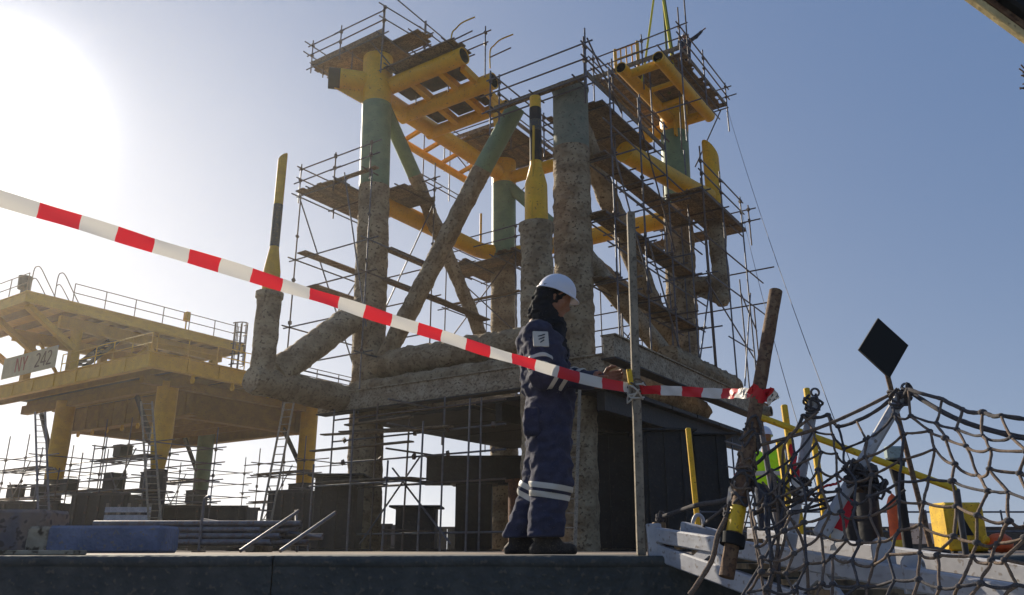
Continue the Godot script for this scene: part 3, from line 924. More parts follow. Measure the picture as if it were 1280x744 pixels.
	s_rail(s, [[5.3, 7.0], [5.3, 9.2], [5.3, 10.8], [7.8, 10.8], [10.4, 10.8], [10.4, 7.0], [7.8, 7.0], [5.3, 7.0]], 18.45, [1.2, 1.3, 1.9, 1.4, 1.2, 1.4, 1.2, 1.2], 1.2, true)
	s_tube(s, "standard", J(6.1, 10.8, 18.2), J(6.1, 10.8, 21.4))
	s_tube(s, "brace", J(5.5, 10.6, 18.3), J(7.8, 9.6, 15.6))
	s_tube(s, "brace", J(10.2, 10.6, 18.3), J(9.2, 9.6, 15.4))
	s_tube(s, "ledger", J(4.2, 8.2, 18.2), J(10.8, 8.2, 18.2))
	s_tube(s, "ledger", J(4.2, 10.3, 18.2), J(10.8, 10.3, 18.2))
	s_tube(s, "standard", J(5.0, 9.6, 14.3), J(5.0, 9.6, 18.3))
	s_tube(s, "standard", J(5.0, 10.9, 14.3), J(5.0, 10.9, 18.6))
	s_tube(s, "ledger", J(4.9, 8.6, 15.8), J(4.9, 11.6, 15.8))
	s_done(s)
	# under the lower frame
	s = scaf("ground scaffold standing under the jacket behind the man's back", J(-1.8, 4, 0))
	for k in 5:
		var bb := 1.1 + k * 1.4 + rng.randf_range(-0.35, 0.35)
		s_tube(s, "standard", J(-1.9, bb, 0.0), J(-1.9 + rng.randf_range(-0.08, 0.08), bb + rng.randf_range(-0.1, 0.1), 3.9 + rng.randf() * 0.6))
		bb += rng.randf_range(0.2, 0.6)
		s_tube(s, "standard", J(-3.1, bb, 0.0), J(-3.1, bb + rng.randf_range(-0.1, 0.1), 2.2 + rng.randf() * 1.9))
		s_coupler(s, J(-1.9, bb, 2.7))
		s_coupler(s, J(-1.9, bb, 3.4))
	for h in [0.5, 1.9, 2.7, 3.4, 4.1]:
		s_tube(s, "ledger", J(-1.85, 0.7, h), J(-1.85, 7.6, h))
		s_tube(s, "transom", J(-3.5, 4.65, h + 0.06), J(-1.4, 4.65, h + 0.06))
	s_tube(s, "brace", J(-1.95, 2.3, 0.2), J(-1.95, 4.6, 2.7))
	s_tube(s, "brace", J(-1.95, 5.8, 0.2), J(-1.95, 3.5, 2.4))
	s_deck(s, -3.0, -2.0, 1.5, 4.7, 2.0, "b")
	for k in 5:
		var hh := 2.8 + rng.randf() * 1.1
		s_board(s, J(-2.9 + k * 0.2, 0.6 + rng.randf() * 2.0, hh), J(-2.7 + k * 0.2, 4.2 + rng.randf() * 2.6, hh + rng.randf_range(-0.15, 0.15)))
	s_done(s)
	s = scaf("ground scaffold beneath the right end of the pale box beam", J(8, 11, 0))
	for k in 7:
		s_tube(s, "standard", J(6.0 + k * 1.25, 11.3, 0.0), J(6.0 + k * 1.25, 11.3, 3.6 + fmod(k * 1.37, 1.3)))
	for h in [0.9, 1.8, 2.6, 3.4]:
		s_tube(s, "ledger", J(5.2, 11.35, h), J(14.4, 11.35, h))
	s_tube(s, "brace", J(6.2, 11.25, 0.3), J(9.6, 11.25, 3.4))
	s_tube(s, "brace", J(13.2, 11.25, 0.3), J(10.2, 11.25, 3.2))
	s_deck(s, 9.0, 12.6, 11.5, 12.2, 1.9, "a")
	for a in [9.1, 12.5]:
		s_tube(s, "standard", J(a, 12.3, 0.0), J(a, 12.3, 3.0))
	s_done(s)

# ---------------------------------------------------------------- yellow deck module at the left
func deck_rail(n: Node, p: Vector3, q: Vector3, posts: int, top: float, mat: Material) -> void:
	for k in posts + 1:
		var f := p.lerp(q, float(k) / posts)
		tube(n, "rail_post", f, f + Vector3(0, top, 0), 0.026, mat)
	for l in [0.5, 1.0]:
		tube(n, "hand_rail", p + Vector3(0, top * l, 0), q + Vector3(0, top * l, 0), 0.024, mat)

func lettering(parent: Node, called: String, text: String, size: float, where: Vector3, right: Vector3, mat: Material, gap := 0.012) -> MeshInstance3D:
	var t := TextMesh.new()
	var f := SystemFont.new()
	f.font_names = PackedStringArray(["Droid Sans"])
	t.font = f
	t.text = text
	t.font_size = 64
	t.pixel_size = size / 64.0
	t.depth = gap
	var o := mesh_node(called, t, mat, parent)
	var z := right.cross(Vector3.UP).normalized()
	o.transform = Transform3D(Basis(right.normalized(), Vector3.UP, z), where - base_of(parent))
	return o

func build_module() -> void:
	var n := thing("deck_module", "two storey yellow platform deck module on round yellow legs", "deck module", J(5, -18, 0))
	var y: Material = M.old_yellow
	# lower deck
	block(n, "deck_plate", -0.4, 12.5, -30.0, -12.6, 8.4, 8.49, M.dark_steel)
	for e in [[J(-0.5, -12.45, 8.14), J(-0.5, -30.2, 8.14)], [J(-0.7, -12.5, 8.14), J(12.6, -12.5, 8.14)]]:
		var f := solid(n, "edge_girder", e[0], e[1], 0.12, 0.64, y)
		bar(f, "flange", e[0] + Vector3(0, 0.342, 0), e[1] + Vector3(0, 0.342, 0), 0.3, 0.04, y)
		bar(f, "flange", e[0] - Vector3(0, 0.342, 0), e[1] - Vector3(0, 0.342, 0), 0.3, 0.04, y)
	for k in 8:
		block(n, "floor_joist", 0.9 + k * 1.5, 1.05 + k * 1.5, -29.8, -12.62, 8.0, 8.395, M.girder)
	for k in 6:
		block(n, "web_stiffener", 1.2 + k * 1.7, 1.28 + k * 1.7, -12.42, -12.36, 7.83, 8.45, y)
	for k in 7:
		block(n, "web_stiffener", -0.62, -0.565, -14.6 - k * 2.1, -14.5 - k * 2.1, 7.83, 8.45, y)
	for b in [-17.2, -27.5]:
		block(n, "main_girder", 4.3, 12.2, b - 0.12, b + 0.12, 6.68, 7.99, M.girder)
		block(n, "girder_flange", 4.2, 12.3, b - 0.3, b + 0.3, 6.6, 6.675, M.girder)
	for a in [4.2, 11.9]:
		block(n, "main_girder", a - 0.1, a + 0.1, -29.5, -16.0, 6.7, 7.98, M.girder)
		block(n, "girder_flange", a - 0.28, a + 0.28, -29.5, -16.0, 6.59, 6.66, M.girder)
	for k in 9:
		block(n, "girder_rib", 4.0, 4.08, -16.6 - k * 1.35, -16.5 - k * 1.35, 6.68, 7.98, M.girder)
	block(n, "cross_girder", 0.6, 11.6, -15.2, -14.8, 7.55, 7.98, M.girder)
	block(n, "cross_girder", 1.8, 2.2, -29.0, -13.2, 7.5, 7.97, M.girder)
	for k in 4:
		block(n, "cross_girder", 5.6 + k * 1.6, 5.75 + k * 1.6, -27.3, -17.35, 6.9, 7.98, M.girder)
	for k in 9:
		var p := J(4.1, -16.2 - k * 1.5, 6.5)
		if k < 3:
			p = J(1.6 + k * 2.2, -12.5, 7.62)
		var pe := lathe(n, "pad_eye", p + Vector3(0, -0.08, 0) - E1 * 0.03, p + Vector3(0, -0.08, 0) + E1 * 0.03, [[0.0, 0.06], [0.0, 0.15], [0.06, 0.15], [0.06, 0.06], [0.0, 0.06]], y, 14)
		bar(pe, "shank", p + Vector3(0, 0.05, 0), p + Vector3(0, 0.2, 0), 0.2, 0.05, y, E1)
	# legs
	var lp := [[2.0, -15.0], [2.0, -24.4], [11.0, -24.4], [11.0, -15.0]]
	for i in 4:
		var f := J(lp[i][0], lp[i][1], 0)
		var taper := 0.3 if i == 0 else 0.46
		var leg := lathe(n, "leg", f + Vector3(0, 3.6, 0), f + Vector3(0, 8.0, 0), [[0.0, 0.0], [0.0, taper], [1.5, 0.49], [4.2, 0.49]], [y, y, M.green, y][i], 26)
		lathe(leg, "leg_stub", f, f + Vector3(0, 3.6, 0), [[0.0, 0.0], [0.0, 0.5], [2.9, 0.5], [3.1, 0.44], [3.65, 0.44], [3.65, 0.0]], M.dark_steel, 22)
		bar(leg, "leg_brace", f + Vector3(0, 4.4, 0) - E2 * 0.3, f + Vector3(0, 7.4, 0) - E2 * 2.6, 0.16, 0.2, M.dark_steel)
	# upper deck
	block(n, "deck_plate", -2.45, 10.2, -30.0, -20.8, 12.2, 12.28, M.old_yellow)
	for e in [[J(-2.55, -20.65, 12.0), J(-2.55, -30.2, 12.0)], [J(-2.7, -20.7, 12.0), J(10.4, -20.7, 12.0)], [J(10.3, -20.8, 12.0), J(10.3, -30.0, 12.0)]]:
		var f := solid(n, "edge_girder", e[0], e[1], 0.1, 0.5, y)
		bar(f, "flange", e[0] + Vector3(0, 0.27, 0), e[1] + Vector3(0, 0.27, 0), 0.24, 0.035, y)
		bar(f, "flange", e[0] - Vector3(0, 0.27, 0), e[1] - Vector3(0, 0.27, 0), 0.24, 0.035, y)
	for k in 8:
		block(n, "floor_joist", -1.3 + k * 1.45, -1.15 + k * 1.45, -29.8, -20.85, 11.85, 12.19, M.girder)
	block(n, "main_girder", -0.2, 9.8, -22.3, -22.0, 11.2, 11.84, y)
	block(n, "main_girder", -0.2, 9.8, -27.2, -26.9, 11.2, 11.84, y)
	for a in [0.8, 5.0, 9.3]:
		for b in [-22.15, -27.05]:
			block(n, "column", a - 0.2, a + 0.2, b - 0.2, b + 0.2, 8.5, 11.195, y)
	# raking plate under the front overhang
	for b in [-21.0, -24.5, -28.0]:
		bar(n, "raker", J(-2.4, b, 11.65), J(0.6, b - 0.9, 10.2), 0.28, 0.3, y)
	bar(n, "knee_brace", J(2.6, -22.15, 8.6), J(4.8, -22.15, 11.1), 0.14, 0.16, y)
	bar(n, "knee_brace", J(7.2, -22.15, 8.6), J(5.2, -22.15, 11.1), 0.14, 0.16, y)
	bar(n, "knee_brace", J(0.8, -23.0, 8.6), J(0.8, -26.0, 11.1), 0.12, 0.14, y)
	# stair between the decks
	var s0 := J(0.6, -22.6, 8.5)
	var s1 := J(3.6, -23.4, 11.5)
	var side := (s1 - s0).cross(Vector3.UP).normalized() * 0.42
	var flight := solid(n, "stair", s0 + side, s1 + side, 0.05, 0.24, M.dark_steel)
	bar(flight, "stringer", s0 - side, s1 - side, 0.05, 0.24, M.dark_steel)
	for k in 12:
		var c := s0.lerp(s1, (k + 0.5) / 12.0)
		bar(flight, "tread", c - side, c + side, 0.26, 0.04, M.dark_steel)
	# railings
	deck_rail(n, J(-0.4, -20.7, 12.3), J(9.8, -20.7, 12.3), 6, 0.98, M.scaf_rust)
	deck_rail(n, J(-2.6, -20.9, 12.3), J(-2.6, -30.0, 12.3), 5, 0.98, M.scaf_rust)
	deck_rail(n, J(-0.3, -12.6, 8.5), J(7.6, -12.6, 8.5), 5, 0.95, y)
	deck_rail(n, J(7.6, -12.6, 8.5), J(12.4, -12.6, 8.5), 3, 0.95, M.scaf_rust)
	deck_rail(n, J(-0.45, -12.8, 8.5), J(-0.45, -20.6, 8.5), 5, 0.95, y)
	for p in [[-2.5, -1.5], [-1.3, -0.4]]:
		var q := J(p[0], -20.75, 12.3)
		sweep(n, "bent_rail", curve([q, q + Vector3(0, 1.1, 0), q + Vector3(0, 1.35, 0) + E1 * 0.12, q + Vector3(0, 1.3, 0) + E1 * 0.32, q + Vector3(0, 0.7, 0) + E1 * 0.75, q + E1 * 1.25], 5), 0.026, M.scaf_rust, 8)
		sweep(n, "bent_rail", curve([q + Vector3(0, 0.62, 0), q + Vector3(0, 0.7, 0) + E1 * 0.2, q + E1 * 0.75], 5), 0.024, M.scaf_rust, 8)
	# small lamp box on the upper railing
	var lb := J(6.2, -20.72, 12.3)
	var bx := solid(n, "junction_box", lb + Vector3(0, 0.5, 0), lb + Vector3(0, 1.05, 0), 0.34, 0.26, y, 0.02, E1)
	tube(bx, "box_post", lb, lb + Vector3(0, 0.5, 0), 0.04, y)
	# caged ladder at the far end of the upper deck
	var c0 := J(9.5, -20.3, 8.5)
	for e in [-0.22, 0.22]:
		tube(n, "ladder_rail", c0 + E1 * e, c0 + E1 * e + Vector3(0, 4.9, 0), 0.06, M.scaf_rust)
	for k in 16:
		tube(n, "ladder_rung", c0 - E1 * 0.22 + Vector3(0, 0.3 + k * 0.29, 0), c0 + E1 * 0.22 + Vector3(0, 0.3 + k * 0.29, 0), 0.016, M.scaf_rust)
	for k in 5:
		var pts := []
		for i in 9:
			var t := PI * i / 8.0
			pts.append(c0 + E1 * cos(t) * 0.4 + E2 * sin(t) * 0.72 + Vector3(0, 2.2 + k * 0.65, 0))
		sweep(n, "cage_hoop", pts, 0.035, M.scaf_rust, 6)
	for i in 5:
		var t := PI * (i + 1) / 6.0
		var o := c0 + E1 * cos(t) * 0.4 + E2 * sin(t) * 0.72
		tube(n, "cage_bar", o + Vector3(0, 2.2, 0), o + Vector3(0, 4.8, 0), 0.026, M.scaf_rust)
	# name board on the railing
	var b0 := J(-0.62, -20.9, 9.4)
	var b1 := J(-0.62, -26.5, 9.4)
	var board := solid(n, "name_board", b0, b1, 0.05, 1.15, M.sign, 0.01)
	board.set_meta("label", "pale name board reading NY 242")
	lettering(board, "lettering", "242", 1.05, J(-0.67, -22.1, 9.4), E2, M.letter)
	lettering(board, "lettering", "NY", 1.05, J(-0.67, -24.45, 9.4), E2, M.letter_red)
	# deck tank seen at the picture's edge
	lathe(n, "vent_drum", J(-1.6, -23.6, 12.28), J(-1.6, -23.6, 14), [[0.0, 0.0], [0.0, 0.14], [0.9, 0.14], [0.9, 0.3], [1.6, 0.34], [1.6, 0.0]], M.dark_steel, 18)
	# scaffolds round its legs
	var names := ["tube scaffold round the tapered module leg with hanging ladder", "tube scaffold round the far left yellow module leg", "tube scaffold round the dark green module leg behind", "tube scaffold round the hidden module leg beside the slender pile"]
	for i in 4:
		var s := scaf(names[i], J(lp[i][0], lp[i][1], 0))
		var a: float = lp[i][0]
		var b: float = lp[i][1]
		for q in [[-1.7, -1.9], [-1.7, 1.8], [1.7, -1.8], [1.7, 1.9], [-1.7, 0.2]]:
			s_tube(s, "standard", J(a + q[0], b + q[1], 0.0), J(a + q[0], b + q[1], 5.0 + rng.randf() * 1.0))
			for h in [2.0, 3.4, 4.6]:
				s_coupler(s, J(a + q[0], b + q[1], h))
		for h in [1.2, 2.1, 3.1, 3.9, 4.6]:
			s_tube(s, "ledger", J(a - 1.75, b - 2.4 - rng.randf(), h), J(a - 1.75, b + 2.2 + rng.randf() * 2.0, h))
			s_tube(s, "ledger", J(a + 1.75, b - 2.4, h + 0.1), J(a + 1.75, b + 2.6, h + 0.1))
			s_tube(s, "transom", J(a - 2.3, b - 1.8, h + 0.06), J(a + 2.2, b - 1.8, h + 0.06))
			s_tube(s, "transom", J(a - 2.3, b + 1.75, h + 0.06), J(a + 2.2, b + 1.75, h + 0.06))
		s_deck(s, a - 1.7, a - 0.6, b - 2.2, b + 2.0, 2.6, "b")
		s_deck(s, a - 1.7, a - 1.0, b - 2.0, b + 1.6, 4.1, "b")
		s_tube(s, "brace", J(a - 1.8, b - 1.9, 0.3), J(a - 1.8, b + 1.0, 4.4))
		s_tube(s, "brace", J(a - 1.8, b + 1.9, 0.3), J(a - 1.8, b - 0.8, 3.4))
		s_done(s)
	var s := scaf("long tube railing scaffold running between the module legs", J(0, -19, 0))
	for k in 7:
		s_tube(s, "standard", J(-0.2, -21.5 + k * 0.95, 0.0), J(-0.2, -21.5 + k * 0.95, 3.2 + fmod(k * 2.3, 2.0)))
	for h in [2.5, 3.0, 3.6]:
		s_tube(s, "ledger", J(-0.15, -23, h), J(-0.15, -13.8 - fmod(h, 1.0), h + 0.1))
	s_deck(s, 0.0, 0.9, -20.5, -16.8, 2.7, "b")
	s_done(s)

# ---------------------------------------------------------------- things on the barge deck
func ladder(label: String, foot: Vector3, head: Vector3, w: float, side: Vector3, mat: Material) -> void:
	var n := thing("ladder", label, "ladder", foot, "ladders leaning on the scaffolds")
	var d := side.normalized() * w * 0.5
	for s in [-1.0, 1.0]:
		bar(n, "stile", foot + d * s, head + d * s, 0.03, 0.075, mat, side)
	var k := int(foot.distance_to(head) / 0.29)
	for i in k:
		var p := foot.lerp(head, (i + 0.6) / k)
		tube(n, "rung", p - d, p + d, 0.016, mat)

func stand(label: String, c: Vector3, w: float, dp: float, h: float, mat: Material) -> void:
	# welded support: foot plate, box trunk with ribs, head plate
	var n := thing("support_stand", label, "support stand", c, "dark steel support stands on the barge")
	var o := c
	solid(n, "foot_plate", o + Vector3(-w * 0.62, 0.03, 0), o + Vector3(w * 0.62, 0.03, 0), dp * 1.25, 0.06, mat)
	solid(n, "trunk", o + Vector3(-w * 0.42, h * 0.5, 0), o + Vector3(w * 0.42, h * 0.5, 0), dp * 0.8, h - 0.14, mat, 0.02)
	solid(n, "head_plate", o + Vector3(-w * 0.55, h - 0.035, 0), o + Vector3(w * 0.55, h - 0.035, 0), dp * 1.1, 0.07, mat)
	for s in [-0.3, 0.0, 0.3]:
		bar(n, "rib", o + Vector3(w * s, 0.07, dp * 0.46), o + Vector3(w * s, h - 0.08, dp * 0.42), 0.04, 0.12, mat, Vector3.RIGHT)

func build_deck_clutter() -> void:
	# far side of the barge
	var bw := thing("bulwark", "long low dark steel bulwark along the barge's far side", "bulwark", Vector3(0, 0, -62))
	for k in 18:
		var x := -48.0 + k * 5.4
		var h := 1.55
		bar(bw, "bulwark_plate", Vector3(x, h / 2, -62), Vector3(x + 5.36, h / 2, -62), 0.12, h, M.black_steel)
		bar(bw, "stay", Vector3(x + 0.1, h / 2, -61.8), Vector3(x + 0.1, h / 2, -61.3), 0.1, h, M.black_steel)
	tube(bw, "cap_rail", Vector3(-48, 1.62, -62), Vector3(49, 1.62, -62), 0.09, M.dark_steel)
	# supports under jacket legs and module
	var g := [[592, 16.0, 1.7, 1.6, 2.6, "broad dark stand under the jacket behind the ground scaffold"],
		[874, 27.0, 2.4, 1.4, 3.7, "tall black stand below the pale box beam"],
		[836, 24.5, 1.7, 1.2, 3.5, "broad black stand right of the grey timber post"],
		[765, 26.0, 2.6, 1.4, 3.6, "broad black stand behind the man's hands"],
		[912, 30.0, 1.1, 1.2, 2.5, "narrow black stand below the beam's open pipe end"],
		[420, 26.0, 1.6, 1.4, 2.3, "dark stand beside the first jacket leg's foot"],
		[520, 27.0, 1.5, 1.4, 1.4, "low dark stand between the first leg and ground scaffold"]]
	for q in g:
		var d: float = q[1] if q[0] != 592 else 33.0
		var p := at(q[0], 689.0, d)
		stand(q[5], Vector3(p.x, 0.0, p.z), q[2], q[3], q[4], M.black_steel)
	# cross heads lying on stands: long dark girder left of the man
	var gp := at(610, 689, 34.0)
	var gd := thing("girder", "dark plate girder spanning the stands behind the man", "girder", Vector3(gp.x, 2.6, gp.z))
	solid(gd, "web", Vector3(gp.x - 2.6, 3.2, gp.z), Vector3(gp.x + 3.0, 3.2, gp.z), 0.1, 1.1, M.black_steel)
	for y in [2.63, 3.77]:
		bar(gd, "flange", Vector3(gp.x - 2.65, y, gp.z), Vector3(gp.x + 3.05, y, gp.z), 0.5, 0.05, M.black_steel)
	for k in 5:
		bar(gd, "stiffener", Vector3(gp.x - 2.2 + k * 1.2, 2.66, gp.z + 0.14), Vector3(gp.x - 2.2 + k * 1.2, 3.74, gp.z + 0.14), 0.16, 0.03, M.black_steel, Vector3.BACK)
	# rusty column behind the man's legs
	var rp := at(655, 689, 26.0)
	var rc := thing("rusty_column", "rusty brown steel column on the deck behind the man's legs", "column", Vector3(rp.x, 0, rp.z))
	lathe(rc, "shaft", Vector3(rp.x, 0.05, rp.z), Vector3(rp.x, 2.1, rp.z), [[0.0, 0.0], [0.0, 0.5], [2.05, 0.5], [2.05, 0.0]], M.rust, 22)
	lathe(rc, "base_flange", Vector3(rp.x, 0.0, rp.z), Vector3(rp.x, 0.05, rp.z), [[0.0, 0.0], [0.0, 0.68], [0.05, 0.68], [0.05, 0.0]], M.rust, 22)
	lathe(rc, "head_flange", Vector3(rp.x, 2.1, rp.z), Vector3(rp.x, 2.2, rp.z), [[0.0, 0.0], [0.0, 0.6], [0.06, 0.6], [0.06, 0.0]], M.rust, 22)
	# open top bins and skips under the module
	var bins := [[30, 38.0, 3.4, 2.6, "long dark skip below the name board"], [128, 36.0, 2.4, 2.9, "square dark skip between the module ladders"], [250, 40.0, 4.6, 2.5, "longest dark skip beneath the module's right half"], [368, 37.0, 2.2, 3.1, "tall dark skip right of the leaning tall ladder"], [455, 41.0, 2.8, 1.5, "shallow dark skip near the first jacket leg"], [800, 36.0, 4.0, 2.3, "wide dark skip behind the grey post"]]
	for q in bins:
		var p := at(q[0], 689.0, q[1])
		p.y = 0.0
		var n := thing("waste_skip", q[4], "skip", p, "dark steel skips on the barge")
		var w: float = q[2]
		var h: float = q[3] * 0.8
		for s in [-1.0, 1.0]:
			bar(n, "side_wall", p + Vector3(-w / 2, h / 2 + 0.12, s * 0.9), p + Vector3(w / 2, h / 2 + 0.12, s * 0.9), 0.06, h - 0.24, M.black_steel)
			bar(n, "end_wall", p + Vector3(s * w / 2, h / 2 + 0.12, -0.87), p + Vector3(s * w / 2, h / 2 + 0.12, 0.87), 0.06, h - 0.26, M.dark_steel)
			bar(n, "rim", p + Vector3(-w / 2 - 0.08, h, s * 0.93), p + Vector3(w / 2 + 0.08, h, s * 0.93), 0.12, 0.1, M.dark_steel)
			bar(n, "skid", p + Vector3(s * w * 0.35, 0.06, -0.95), p + Vector3(s * w * 0.35, 0.06, 0.95), 0.16, 0.12, M.dark_steel)
		bar(n, "floor_plate", p + Vector3(-w / 2, 0.16, 0), p + Vector3(w / 2, 0.16, 0), 1.8, 0.06, M.dark_steel)
		for k in 5:
			var x := lerpf(-w * 0.42, w * 0.42, k / 4.0)
			bar(n, "rib", p + Vector3(x, 0.2, 0.97), p + Vector3(x, h - 0.06, 0.97), 0.1, 0.07, M.dark_steel, Vector3.BACK)
	# closed boxes on the scaffold decks round the module legs
	var boxes := [[0.9, -25.9, 2.64, 0.75, "dark toolbox at the far left end of the module scaffold"], [0.9, -23.4, 2.64, 0.65, "dark toolbox right of the far left module leg"], [0.9, -16.6, 2.64, 0.9, "large dark toolbox left of the tapered module leg"], [0.7, -15.9, 4.14, 0.6, "dark toolbox high on the tapered leg's scaffold"],
		[0.9, -13.6, 2.64, 0.8, "dark toolbox right of the tapered module leg"], [0.4, -19.6, 2.74, 0.6, "dark toolbox on the walkway between the module legs"], [9.8, -23.2, 2.64, 0.9, "dark toolbox on the far scaffold near the green leg"], [9.9, -14.2, 2.64, 0.9, "dark toolbox on the scaffold beside the slender pile"]]
	for q in boxes:
		var p := J(q[0], q[1], q[2])
		var w: float = q[3]
		var n := thing("toolbox", q[4], "toolbox", p, "dark toolboxes on the module scaffolds")
		block(n, "body", q[0] - 0.3, q[0] + 0.3, q[1] - w / 2, q[1] + w / 2, q[2] + 0.04, q[2] + w * 0.85, M.black_steel)
		block(n, "lid", q[0] - 0.33, q[0] + 0.33, q[1] - w / 2 - 0.03, q[1] + w / 2 + 0.03, q[2] + w * 0.85 + 0.003, q[2] + w * 0.85 + 0.06, M.black_steel)
		for s in [-0.3, 0.3]:
			block(n, "skid", q[0] - 0.3, q[0] + 0.3, q[1] + w * s - 0.04, q[1] + w * s + 0.04, q[2] - 0.01, q[2] + 0.037, M.black_steel)
	# leaning ladders
	ladder("pale ladder leaning on the tapered yellow module leg", Vector3(at(196, 689, 30).x, 0.0, -30.0), at(183, 502, 32.5), 0.45, Vector3.RIGHT, M.post_wood)
	ladder("tall pale ladder leaning right below the slender pile", Vector3(at(325, 689, 27).x, 0.0, -27.0), at(362, 500, 29), 0.42, Vector3(1, 0, 0.4), M.post_wood)
	ladder("grey ladder leaning by the far left module leg", Vector3(at(56, 689, 31).x, 0.0, -31.0), at(50, 515, 33.5), 0.42, Vector3.RIGHT, M.scaf)
	ladder("pale ladder standing just behind the man's arm", Vector3(at(706, 689, 17.5).x, 0.0, -17.5), at(714, 470, 18.4), 0.42, Vector3.RIGHT, M.post_wood)
	# pipes stacked on bearers near the quay edge
	for k in 2:
		var bx := -6.2 + k * 2.0
		var n := thing("timber_bearer", "squared timber bearer under the %s of the pipe stack" % ["left end", "right end"][k], "bearer", Vector3(bx, 0, -14.0), "bearers under the pipe stack")
		solid(n, "timber", Vector3(bx, 0.05, -14.5), Vector3(bx, 0.05, -13.4), 0.12, 0.1, M.board1, 0.008)
	for r in 4:
		for k in 7 - r:
			var z := -13.55 - k * 0.115 - r * 0.057
			var n := thing("scaffold_pipe", "loose grey scaffold tube lying in the pipe stack", "pipe", Vector3(-5.2, 0.1 + r * 0.1, z), "stacked scaffold tubes")
			lathe(n, "tube_wall", Vector3(-6.75 + rng.randf_range(-0.25, 0.1), 0.152 + r * 0.098, z), Vector3(-3.6 + rng.randf_range(-0.2, 0.7), 0.152 + r * 0.098, z), [[0.12, 0.0], [0.12, 0.042], [0.0, 0.043], [0.0, 0.05], [2.75 + rng.randf() * 0.8, 0.05], [2.75, 0.0]], M.scaf, 12)
	# loose sticks and rails among the stack
	var sticks := [[372, 640, 300, 690, 13.0], [418, 642, 350, 690, 12.5], [254, 650, 402, 672, 14.5], [370, 640, 371, 690, 15.0]]
	for q in sticks:
		var p := at(q[0], q[1], q[4])
		var f := at(q[2], q[3], q[4] - 1.0)
		f.y = maxf(f.y, 0.02)
		var n := thing("loose_tube", ["long grey tube propped across the pipe stack", "grey tube leaning right of the pipe stack", "thin tube lying slantwise over the pipe stack", "upright grey tube beside the pipe stack"][sticks.find(q)], "pipe", f)
		tube(n, "tube_wall", f, p, 0.026, M.scaf)
		tube(n, "end_cap", p, p + (p - f).normalized() * 0.03, 0.03, M.scaf_rust)
	# hooked hose stand by the pipes
	var hp := at(248, 689, 13.5)
	hp.y = 0.0
	var hs := thing("hook_post", "thin grey post with hooked top by the pipe stack", "post", hp)
	sweep(hs, "bent_tube", curve([hp, hp + Vector3(0, 0.75, 0), hp + Vector3(0.02, 0.84, 0), hp + Vector3(0.07, 0.87, 0), hp + Vector3(0.1, 0.84, 0)], 5), 0.024, M.scaf, 8)
	lathe(hs, "foot_plate", hp, hp + Vector3(0, 0.03, 0), [[0.0, 0.0], [0.0, 0.11], [0.02, 0.11], [0.02, 0.0]], M.scaf_rust, 14)
	# orange fire cone shape among dark clutter and white crates under the module
	var wc := at(160, 689, 33.0)
	wc.y = 0.0
	var cr := thing("white_crate", "white slatted crate on the deck below the module", "crate", wc)
	for k in 5:
		bar(cr, "slat", wc + Vector3(-0.9, 0.35 + k * 0.3, 0.5), wc + Vector3(0.9, 0.35 + k * 0.3, 0.5), 0.03, 0.2, M.white_paint)
	for s in [-0.85, 0.0, 0.85]:
		bar(cr, "upright", wc + Vector3(s, 0.0, 0.46), wc + Vector3(s, 1.8, 0.46), 0.1, 0.045, M.post_wood, Vector3.BACK)
		bar(cr, "upright", wc + Vector3(s, 0.0, -0.5), wc + Vector3(s, 1.8, -0.5), 0.1, 0.045, M.post_wood, Vector3.BACK)
	bar(cr, "floor_board", wc + Vector3(-0.9, 0.1, 0), wc + Vector3(0.9, 0.1, 0), 0.9, 0.08, M.post_wood)
	# lifting slings above the far right platform
	var hook := at(822, -40, 29.5)
	var eyes := [J(5.6, 9.0, 17.8), J(5.6, 10.35, 17.8), J(7.6, 9.7, 18.5), J(7.9, 9.2, 18.5)]
	var tones := ["yellow", "yellow", "dark green", "dark green"]
	var spots := ["reaching the left open tube", "reaching the right open tube", "dropping to the platform beside the gate", "dropping to the platform by the worker"]
	for i in 4:
		var n := thing("lifting_sling", "%s lifting sling %s" % [tones[i], spots[i]], "sling", eyes[i], "slings hanging from the crane hook")
		sweep(n, "strap", sag(hook + Vector3(0.04 * i, 0, 0.05 * i), eyes[i], 0.1, 8), 0.05, M.sling_yellow if i < 2 else M.sling_green, 6)
		lathe(n, "loop", eyes[i] - Vector3(0, 0.1, 0), eyes[i] + Vector3(0, 0.15, 0), [[0.0, 0.0], [0.0, 0.07], [0.2, 0.09], [0.25, 0.0]], M.sling_yellow if i < 2 else M.sling_green, 8)
	# yellow gate frame on that platform
	var gt := thing("gate_frame", "yellow tubular gate frame on the high right platform", "gate", J(5.6, 8.4, 18.5))
	for b in [7.9, 8.9]:
		tube(gt, "gate_post", J(5.55, b, 18.45), J(5.55, b, 19.7), 0.07, M.yellow)
	for h in [18.75, 19.2, 19.65]:
		tube(gt, "gate_bar", J(5.55, 7.9, h), J(5.55, 8.9, h), 0.04, M.yellow)
	for b in [8.15, 8.4, 8.65]:
		tube(gt, "gate_bar", J(5.55, b, 18.75), J(5.55, b, 19.65), 0.03, M.yellow)
	# thin wires dropping to the right
	var wires := [[[886, 148, 30.0], [1045, 520, 14.0]], [[884, 215, 30.0], [1012, 520, 14.0]]]
